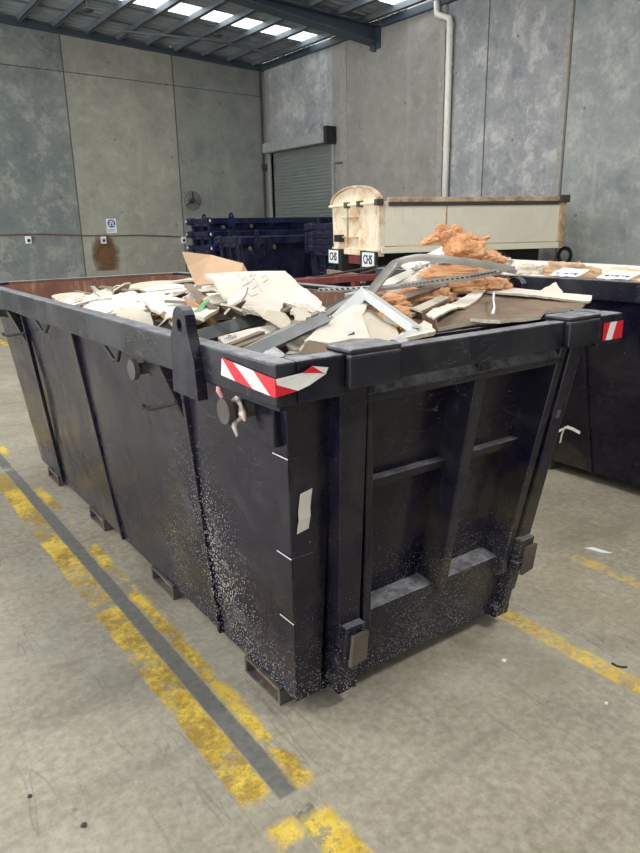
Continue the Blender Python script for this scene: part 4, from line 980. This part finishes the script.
pl = ((218, 337, 1.86), (300, 321, 1.86), (262, 336, 1.8))
glyph_rows(w, (224, 334.5), (237, 332), 5.5, 3, pl, 7); glyph_rows(w, (255, 327.5), (276, 323.5), 5.5, 3, pl, 11); glyph_rows(w, (278, 323), (298, 321.5), 4.6, 4, pl, 9)
w.build('printed_text', M['ink'], strp)
# dark channel pointing at the near corner
channel(P(248, 353, 1.6), P(327, 317, 1.75), .034, .02, 'steel_channel', 'stud', 'dark grey steel channel lying towards the near corner of the rim', up=(.35, -.9, .9))
channel(P(240, 352, 1.63), P(318, 312, 1.84), .012, .01, 'steel_angle', 'stud_l', 'light metal angle beside the dark grey channel', up=(0, -.6, 1))
for i, (a, b, mt, lb) in enumerate((((222, 349, 1.72), (262, 333, 1.8), 'timber', 'brown batten nearest the left rim under the printed strip'), ((232, 350, 1.66), (275, 334, 1.75), 'timber', 'brown batten between printed strip and dark channel'), ((322, 350, 1.6), (352, 333, 1.62), 'stud', 'dark strip in the hollow behind the near corner'))):
    w = MB(); w.bar(P(*a), P(*b), .022, .012); tag(w.build('timber_batten' if mt == 'timber' else 'steel_strip', M[mt]), lb, 'batten' if mt == 'timber' else 'strip')
board('crushed_plate', [(262, 352, 1.56), (274, 346, 1.6), (281, 351, 1.56), (285, 359, 1.5), (272, 362, 1.47)], 'dark', 'crumpled grey scrap at the near corner of the rim', 'metal', th=.004, jag=.006, warp=.01)['kind'] if False else None
w = sheet_mesh([P(262, 353, 1.58), P(273, 345, 1.62), P(281, 351, 1.58), P(284, 358, 1.52), P(273, 361, 1.49)], .003, .006, .02, (), .012, 1)
tag(w.build('metal_scrap', M['stud']), 'crumpled grey metal scrap in the near corner of the rim', 'metal')
# large smooth cream sheet, bowed, mid front
def bow(rows, th, name, face, lab, cat='plasterboard', bend=0):
    """grid of pixel rows -> smooth bowed board"""
    g = [[P(*p) for p in r] for r in rows]; w = MB(); nr, nc = len(g), len(g[0]); F = 5
    def interp(u, v):
        a = min(int(u), nr-2); b = min(int(v), nc-2); fu, fv = u-a, v-b
        fu2, fv2 = fu*fu*(3-2*fu)*.4+fu*.6, fv
        return g[a][b].lerp(g[a][b+1], fv2).lerp(g[a+1][b].lerp(g[a+1][b+1], fv2), fu2)
    R_, C_ = (nr-1)*F, (nc-1)*F; k = len(w.v)
    for lay in range(2):
        for i in range(R_+1):
            for j in range(C_+1):
                p = interp(i/F, j/F); w.v.append(p - V((0, .25, .97))*th*lay+V((0, 0, .004*noise.noise(p*9))))
    o_ = (R_+1)*(C_+1)
    for i in range(R_):
        for j in range(C_):
            a = i*(C_+1)+j; q = (a, a+1, a+C_+2, a+C_+1); w.f.append(q); w.mi.append(0); w.f.append(tuple(o_+x_ for x_ in reversed(q))); w.mi.append(1)
    bd = [j for j in range(C_+1)]+[i*(C_+1)+C_ for i in range(1, R_+1)]+[R_*(C_+1)+j for j in reversed(range(C_))]+[i*(C_+1) for i in reversed(range(1, R_))]
    for i in range(len(bd)): a, b = bd[i], bd[(i+1) % len(bd)]; w.f.append((a, b, b+o_, a+o_)); w.mi.append(2)
    o = w.build(name, [M[k_] for k_ in FACE[face]], smooth=False); return tag(o, lab, cat)
bow([[(322, 325, 1.75), (340, 314, 1.82), (356, 303, 1.9), (372, 296, 1.95)], [(312, 334, 1.68), (334, 326, 1.72), (352, 315, 1.78), (362, 316, 1.78)], [(304, 341, 1.62), (330, 343, 1.56), (352, 338, 1.58), (370, 338, 1.56)]], .012, 'plasterboard_sheet', 'cream', 'smooth bowed cream sheet behind the near hinge bracket')
bow([[(358, 313, 1.82), (372, 312, 1.84), (386, 314, 1.84)], [(362, 325, 1.7), (378, 325, 1.7), (394, 322, 1.74)], [(366, 343, 1.53), (384, 342, 1.53), (400, 337, 1.56)]], .012, 'plasterboard_sheet', 'cream2', 'bowed grey cream sheet under the white metal frame')
board('plasterboard_sheet', [(396, 342, 1.52), (402, 330, 1.62), (412, 322, 1.7), (416, 326, 1.65), (424, 321, 1.68), (430, 324, 1.65), (436, 330, 1.55), (428, 334, 1.5)], 'cream', 'small torn cream scrap right of the white metal frame', 'plasterboard', jag=.008, step=.02, warp=.01)
board('plasterboard_sheet', [(300, 352, 1.52), (308, 340, 1.6), (345, 345, 1.56), (352, 352, 1.5)], 'dark', 'brown paper faced board in the hollow behind the near hinge bracket', 'plasterboard')
# white aluminium frame: three sides
fr = empty('window_surround', P(390, 315, 1.8), 'bent white aluminium frame lying across the front of the load', 'metal frame')
fr['o3'] = tuple(fr.location)
a, b, c, d_ = P(336, 320, 1.84), P(366, 291, 1.92), P(417, 327, 1.56), P(398, 342, 1.5)
def fbar(p, q, wd, hh, nm, up): 
    w = MB(); d = (q-p).normalized(); u = V(up); u = (u-d*u.dot(d)).normalized(); r = d.cross(u)
    w.bar(p, q, wd, hh*.35, up=u); w.bar(p+r*wd*.42-u*hh*.5, q+r*wd*.42-u*hh*.5, wd*.16, hh, up=u); w.bar(p-r*wd*.42-u*hh*.5, q-r*wd*.42-u*hh*.5, wd*.16, hh, up=u)
    return w.build(nm, M['alu'], fr, bevel=.0015)
fbar(a, b+V((0, .0, 0)), .042, .02, 'frame_side', (0, -.8, .9)); fbar(b, c, .036, .024, 'frame_side', (.1, -.5, .9)); fbar(c+V((0, 0, -.012)), d_, .03, .02, 'frame_side', (.2, -.5, .9))
MB().tube([P(383, 339.5, 1.44), P(384.5, 339, 1.4)], .008, 10).build('x', M['dark']) if False else None
# tangle of tracks, middle right
def ribbon(pts, wd, th, name, mat, lab, cat='track', up=(0, -.5, 1), lip=0):
    pts = [V(p) for p in pts]; w = MB()
    sm_ = []
    for i in range(len(pts)-1):
        p0 = pts[max(i-1, 0)]; p1 = pts[i]; p2 = pts[i+1]; p3 = pts[min(i+2, len(pts)-1)]
        for t_ in range(5):
            t = t_/5; sm_.append(.5*((2*p1)+(p2-p0)*t+(2*p0-5*p1+4*p2-p3)*t*t+(3*p1-p0-3*p2+p3)*t**3))
    sm_.append(pts[-1]); k = len(sm_); u0 = V(up)
    for i, p in enumerate(sm_):
        d = (sm_[min(i+1, k-1)]-sm_[max(i-1, 0)]).normalized(); u = (u0-d*u0.dot(d)).normalized(); r = d.cross(u)
        w.v += [p+r*wd/2+u*(th/2+lip), p+r*wd/2-u*th/2, p-r*wd/2-u*th/2, p-r*wd/2+u*(th/2+lip), p-r*(wd/2-.003)+u*th/2, p+r*(wd/2-.003)+u*th/2] if lip else [p+r*wd/2+u*th/2, p+r*wd/2-u*th/2, p-r*wd/2-u*th/2, p-r*wd/2+u*th/2]
    m_ = 6 if lip else 4
    for i in range(k-1):
        for j in range(m_):
            q = (j+1) % m_; w.f.append((i*m_+j, i*m_+q, (i+1)*m_+q, (i+1)*m_+j)); w.mi.append(0)
    w.f.append(tuple(range(m_))); w.mi.append(0); w.f.append(tuple((k-1)*m_+j for j in reversed(range(m_)))); w.mi.append(0)
    return tag(w.build(name, M[mat]), lab, cat)
ribbon([P(369, 296, 1.95), P(378, 284, 2.0), P(388, 272, 2.05), P(398, 264, 2.05), P(420, 259, 1.98), P(455, 262, 1.88), P(485, 266, 1.82), P(515, 272, 1.76)], .032, .006, 'metal_track', 'stud_l', 'bent pale metal track arching over the pile under the insulation', lip=.012)
ribbon([P(345, 297, 2.1), P(372, 291, 2.02), P(400, 287, 1.95), P(430, 283, 1.88), P(470, 278, 1.82), P(500, 272, 1.77)], .024, .004, 'perforated_bead', 'stud_l', 'long perforated metal bead crossing the middle of the pile', 'bead', lip=.008)
a_, b_ = P(400, 286, 2.05), P(498, 273, 1.9)
bd_ = bpy.data.objects['perforated_bead']
w = MB(); qs_ = [(400, 287, 1.95), (430, 283, 1.88), (470, 278, 1.82), (497, 272.6, 1.775)]
for i in range(3):
    for k in range(8):
        p = P(*qs_[i]).lerp(P(*qs_[i+1]), (k+.5)/8); d = (P(*qs_[i+1])-P(*qs_[i])).normalized(); u = V((0, -.5, 1)); u = (u-d*u.dot(d)).normalized()
        w.bar(p+u*.0035-d*.0045, p+u*.0035+d*.0045, .012, .003, up=u)
w.build('bead_slots', M['dark'], bd_)
b2 = ribbon([P(318, 291, 2.5), P(345, 290, 2.4), P(384, 288, 2.25)], .03, .004, 'perforated_bead', 'stud_l', 'short perforated metal bead left of the white aluminium frame', 'bead', lip=.006)
w = MB()
for k in range(12):
    p = P(318, 291, 2.5).lerp(P(384, 288, 2.25), (k+.5)/12); w.bar(p+V((-.006, -.002, .0055)), p+V((.006, -.002, .0045)), .01, .003, up=(0, -.5, 1))
w.build('bead_slots', M['dark'], b2)
for i, (pp, wd, mt, lb) in enumerate((
    ([(392, 296, 2.0), (415, 281, 2.05), (440, 268, 2.08), (452, 262, 2.08)], .055, 'cream', 'pale board strip rising towards the insulation, lower of two'),
    ([(380, 288, 2.15), (405, 276, 2.18), (432, 266, 2.18), (450, 256, 2.15)], .04, 'white', 'pale board strip rising towards the insulation, upper of two'),
    ([(405, 268, 2.25), (425, 260, 2.25), (446, 250, 2.22)], .05, 'white', 'short white strip just left of the orange insulation'),
    ([(398, 300, 1.9), (420, 292, 1.9), (445, 284, 1.92)], .03, 'timber', 'thin brown batten below the perforated bead'),
    ([(325, 311, 2.0), (345, 300, 2.1), (368, 289, 2.2)], .02, 'stud', 'dark thin channel left of the white aluminium frame'),
    ([(318, 320, 1.93), (338, 307, 2.02), (358, 296, 2.1)], .02, 'stud_l', 'light thin channel left of the white aluminium frame'),
    ([(395, 318, 1.75), (420, 309, 1.8), (446, 297, 1.88)], .03, 'cream2', 'narrow stained strip pointing at the white aluminium frame'))):
    ribbon([P(*q) for q in pp], wd, .012, 'board_strip' if mt in ('cream', 'white', 'cream2') else ('timber_batten' if mt == 'timber' else 'metal_channel'), mt, lb, 'strip')
for i, (px, py, y, s) in enumerate(((438, 262, 2.12, .04), (432, 272, 2.08, .035), (420, 269, 2.14, .03), (448, 258, 2.1, .03), (503, 262, 1.93, .03))):
    c = P(px, py, y); lump(c, (s*1.6, s, s*.6), 'crushed_plaster', 'white', ('ragged white plaster lump at the right tip of the insulation' if i == 4 else 'ragged white plaster lump under the left side of the orange insulation'), 'plaster', 20+i, 4, .8, .3, None if i == 4 else 'white plaster lumps under the insulation', rot=.5)
# insulation
def insulation(segs, lab, seed, fib=260):
    root = None; w = MB(); rr = random.Random(seed)
    bm_v = []
    for (px, py, y, sx_, sy_, sz_, rt, tilt) in segs:
        bm = bmesh.new(); bmesh.ops.create_icosphere(bm, subdivisions=5, radius=1); c = P(px, py, y); sd = rr.random()*50
        mt = Matrix.Rotation(rt, 3, 'Z') @ Matrix.Rotation(tilt, 3, 'Y')
        k = len(w.v); bm.verts.index_update()
        for v in bm.verts:
            p = v.co.copy(); q = V((p.x*2.0, p.y*2, p.z*2.4))+V((sd, 0, 0))
            d = 1.05+.35*noise.noise(p*1.3+V((sd, 0, 0)))+.22*noise.noise(p*2.6+V((0, sd, 0)))+.14*noise.noise(p*5.5+V((0, 0, sd)))+.07*noise.noise(p*12)
            w.v.append(mt @ V((p.x*d*sx_, p.y*d*sy_, p.z*d*sz_))+c)
        for f in bm.faces: w.f.append(tuple(v.index+k for v in f.verts)); w.mi.append(0)
        bm.free()
    n0 = len(w.v); o = w.build('insulation_batt', M['insul'], smooth=True); tag(o, lab, 'insulation')
    f = MB()
    for i in range(fib):
        v = w.v[rr.randrange(n0)]; seg = min(segs, key=lambda s: (P(s[0], s[1], s[2])-v).length); c = P(seg[0], seg[1], seg[2]); d = (v-c).normalized()+V((rr.uniform(-.6, .6), rr.uniform(-.6, .6), rr.uniform(-.2, .7))); d.normalize()
        L_ = rr.uniform(.006, .028); s = d.orthogonal().normalized()*rr.uniform(.0004, .0011); b = v-d*.004
        m_ = b+d*L_*.6+V((rr.uniform(-1, 1), rr.uniform(-1, 1), rr.uniform(-1, 1)))*.006
        f.add([b-s, b+s, m_+s*.6, m_-s*.6, b+d*L_+V((0, 0, rr.uniform(-.006, .006)))], [(0, 1, 2, 3), (3, 2, 4)])
    t_ = f.build('loose_fibres', M['insul'], o); t_['kind'] = 'stuff'
    return o
insulation([(446, 236, 2.02, .05, .045, .03, 0, 0), (432, 240, 2.04, .045, .03, .014, -.4, -.3), (458, 246, 1.98, .055, .055, .042, .8, 0), (472, 250, 1.96, .055, .05, .036, 1.6, 0), (487, 256, 1.93, .05, .045, .024, -.5, .1), (499, 260, 1.9, .03, .03, .012, -.6, .1), (455, 230, 2.0, .026, .025, .02, 0, 0), (482, 240, 1.96, .032, .02, .007, -.6, -.4), (468, 239, 1.98, .04, .03, .02, 0, 0), (441, 228, 2.01, .018, .015, .014, 0, 0)], 'large orange brown insulation batt on the very top of the pile', 5, 2600)
insulation([(452, 273, 1.97, .11, .05, .028, -.6, 0), (485, 270, 1.93, .08, .05, .02, -.6, 0)], 'orange insulation squeezed between the pale track and the perforated bead', 9, 900)
insulation([(412, 297, 1.96, .085, .05, .035, -.6, -.1), (440, 297, 1.92, .05, .05, .035, -.6, 0), (395, 302, 1.9, .05, .04, .025, -.6, .2)], 'matted brown insulation below the perforated bead, left half', 13, 900)
insulation([(470, 286, 1.9, .075, .05, .03, -.6, 0), (495, 284, 1.85, .055, .05, .025, -.6, .1)], 'orange brown insulation below the perforated bead, right half', 17, 700)
insulation([(395, 316, 1.78, .05, .04, .03, -.6, 0), (405, 326, 1.68, .03, .03, .02, -.6, .2)], 'tuft of brown insulation seen through the white aluminium frame', 23, 400)
c = P(378, 297, 2.08); lump(c, (.09, .05, .03), 'crumpled_paper', 'kraft', 'brown kraft paper crumpled behind the white aluminium frame', 'paper', 31, 4, .5)
# large sheet on the right, paper torn along its top edge
board('plasterboard_sheet', [(452, 303, 1.84), (481, 292.5, 1.88), (506, 290.5, 1.84), (545, 294, 1.74), (590, 299, 1.64), (578, 307, 1.54), (530, 312, 1.54), (500, 317, 1.56), (470, 322, 1.6), (438, 328, 1.64), (436, 318, 1.72)], 'dark', 'broad sheet lying brown side up along the right of the gate rim', 'plasterboard', th=.014, jag=.003, warp=.003)
board('paper_tear', [(426, 316, 1.7), (446, 302, 1.8), (468, 292, 1.85), (488, 288, 1.86), (480, 296, 1.80), (470, 301, 1.76), (458, 306, 1.72), (446, 314, 1.66), (434, 319, 1.63)], 'cream', 'ragged cream torn paper along the left end of the broad brown sheet', 'paper', th=.006, jag=.012, step=.02, warp=.015, sub=1)
board('paper_tear', [(484, 291, 1.86), (506, 287, 1.84), (530, 290, 1.77), (560, 293, 1.7), (592, 296, 1.62), (590, 301, 1.58), (560, 299, 1.62), (528, 296, 1.69), (504, 293.5, 1.76)], 'cream', 'ragged cream edge along the top of the broad brown sheet', 'paper', th=.008, jag=.01, step=.025, warp=.008)
board('plasterboard_scrap', [(522, 296, 1.85), (538, 290, 1.88), (556, 282, 1.9), (561, 290, 1.84), (564, 300, 1.74), (545, 300, 1.74)], 'cream', 'folded cream scrap standing up near the far gate corner', 'plasterboard', th=.008, jag=.008, step=.03, warp=.01)
w = MB(); w.tube([P(494, 293, 1.74), P(493.5, 300, 1.66), P(494.5, 307, 1.6), P(493, 313, 1.55)], [.005, .003, .003, .006], 8)
tag(w.build('hanging_string', M['sign_w'], smooth=True), 'short white string hanging down over the broad brown sheet', 'string')
board('plasterboard_sheet', [(470, 318, 1.6), (505, 314, 1.56), (545, 310, 1.52), (540, 316, 1.46), (500, 320, 1.48)], 'dark', 'dark splintered board strip just behind the right gate rim', 'plasterboard', jag=.01)

# ------------------------------------------------------------------ load of the neighbouring skip
dx, dy = 2.68, -.88
def long_board(y0, y1, x0, x1, z0, z1, th, mat, name, lab, cat='board', yaw=0):
    w = MB(); w.prism([(x0, y0, z0), (x1, y0, z0), (x1+yaw, y1, z1), (x0+yaw, y1, z1)], [(x0, y0, z0+th), (x1, y0, z0+th), (x1+yaw, y1, z1+th), (x0+yaw, y1, z1+th)])
    return tag(w.build(name, mat, bevel=.002), lab, cat)
long_board(1.0, 3.98, 4.42, 4.62, 1.20, 1.245, .08, M['white'], 'white_panel', 'tall white panel edge lying along the far side of the right skip')
long_board(1.1, 3.9, 4.2, 4.38, 1.21, 1.25, .045, M['cream'], 'long_board', 'long cream board in the middle of the right skip')
long_board(.9, 3.95, 4.0, 4.14, 1.2, 1.26, .035, M['timber_l'], 'pine_board', 'long pale pine board beside the cream board in the right skip')
long_board(.8, 3.8, 3.78, 3.96, 1.22, 1.285, .02, M['white'], 'long_board', 'long thin white board nearest the left side of the right skip', yaw=-.05)
long_board(.7, 3.7, 3.62, 3.74, 1.20, 1.26, .02, M['cream2'], 'long_board', 'narrow stained board against the left rim of the right skip')
w = MB(); w.box((3.72, .95, .9), (4.72, 3.8, 1.18)); tag(w.build('rubble_bed', M['rubble']), 'crushed rubble filling the right skip below the long boards', 'rubble', kind='stuff')
for i, (px, py, y, s, mt, lb) in enumerate(((590, 274, 2.35, .1, 'card', 'orange stained crumpled paper heap on the right skip'), (575, 276, 2.5, .07, 'cream2', 'smaller crumpled paper heap left of the orange stained heap'), (612, 277, 2.2, .06, 'timber_l', 'small heap of wood shavings on the right skip'))):
    c = V((3.78+.03*i, (2.62, 2.95, 2.3)[i], 1.30)); lump(c, (s*.8, s*1.7, s*.6), 'paper_heap', mt, lb, 'paper', 40+i, 4, .7, .2)
for i, (y, lb) in enumerate(((2.50, 'printed white bag scrap under the orange stained heap'), (2.18, 'printed white bag scrap at the right edge of the photo'))):
    w = sheet_mesh([V((3.55, y-.09, 1.295)), V((3.66, y-.1, 1.33)), V((3.67, y+.09, 1.335)), V((3.55, y+.1, 1.295))], .003, .008, .03, (), .008, 1)
    o = tag(w.build('printed_bag', M['sign_w']), lb, 'bag'); w = MB()
    for k in range(5): w.box((3.57+.012*(k % 2), y-.07+k*.03, 1.312), (3.61, y-.055+k*.03, 1.316))
    w.build('bag_print', M['sign_b'], o)
# lying tyre-like ring behind the skip, by the wall
w = MB(); c = V((9.3, 6.55, 1.12)); w.tube([c+V((0, .11*math.cos(a/16*6.283), .11*math.sin(a/16*6.283))) for a in range(17)], .028, 10, cap=False)
o = tag(w.build('hose_ring', M['tyre'], smooth=True), 'small black hose ring standing against the right wall beyond the trailer', 'hose')
w = MB(); w.tube([(9.3, 6.55, 0), (9.3, 6.55, 1.01)], .03, 10); w.tube([(9.3, 6.55, 0), (9.3, 6.55, .02)], .14, 20); w.build('ring_post', M['tyre'], o)

# ------------------------------------------------------------------ litter on the floor
def litter(px, py, s, mat, lab, name, cat, rot=0, asp=1, k=5):
    c = at(px, py, 2, FZ); w = MB(); pts = []
    for i in range(k):
        a = 2*math.pi*i/k+.4; x = math.cos(a)*s*asp; y = math.sin(a)*s; pts.append(V((c.x+x*math.cos(rot)-y*math.sin(rot), c.y+x*math.sin(rot)+y*math.cos(rot), FZ+.0005+.002*(i % 2))))
    w.prism(pts, [p+V((0, 0, .004)) for p in pts]); return tag(w.build(name, mat), lab, cat)
litter(598, 551, .02, M['sign_w'], 'crumpled clear plastic strip on the floor right of the foreground skip', 'plastic_strip', 'plastic', 1.9, 3.4, 4)
litter(504, 661, .008, M['sign_w'], 'white crumb of plaster on the floor below the gate', 'plaster_crumb', 'plaster', 0, 1.4, 6)
litter(606, 704, .006, M['cream'], 'tiny pale crumb at the right edge of the floor', 'plaster_crumb', 'plaster', 0, 1.4, 6)
w = MB(); w.tube([at(x_, y_, 2, FZ+.0035) for x_, y_ in ((612, 663), (617, 666), (622, 667), (627, 667))], .0035, 6); tag(w.build('wire_offcut', M['dark'], smooth=True), 'short dark wire offcut beside the right yellow line', 'wire')
w = MB(); w.tube([at(402+ .0, 690, 2, .004)]+[at(412, 690, 2, .004)], .001, 4) if False else None
litter(84, 826, .008, M['cable_d'], 'small dark leaf scrap on the floor at the bottom left', 'leaf_scrap', 'litter', 0, 1.2, 5)
litter(30, 797, .006, M['cable_d'], 'small dark crumb on the floor near the left edge', 'floor_crumb', 'litter', 0, 1.2, 5)

# ------------------------------------------------------------------ light
W = bpy.data.worlds.new('world'); S.world = W; W.use_nodes = True; bg = W.node_tree.nodes['Background']
bg.inputs[0].default_value = (.95, .98, 1.0, 1); bg.inputs[1].default_value = 2.8
def area(name, loc, rot, sx_, sy_, e_, col=(1, 1, 1)):
    l = bpy.data.lights.new(name, 'AREA'); l.shape = 'RECTANGLE'; l.size = sx_; l.size_y = sy_; l.energy = e_; l.color = col
    o = bpy.data.objects.new(name, l); COL.objects.link(o); o.location = loc; o.rotation_euler = rot; return o
# added fill lamps, out of view overhead, to brighten floor and load
for x_, y_, e_ in ((2.9, -1.2, 140), (-2.0, 4.5, 80), (2.2, 4.2, 90), (6.3, 1.2, 90), (5.2, 8.2, 130)):
    area('fill_light', (x_, y_, 5.25), (0, 0, 0), .9, .9, e_, (1, .98, .94))

for o in bpy.data.objects:
    if 'o3' in o: del o['o3']
S.view_settings.view_transform = 'Standard'; S.view_settings.look = 'None'; S.view_settings.gamma = 1; S.view_settings.exposure = .46
S.view_settings.use_curve_mapping = False
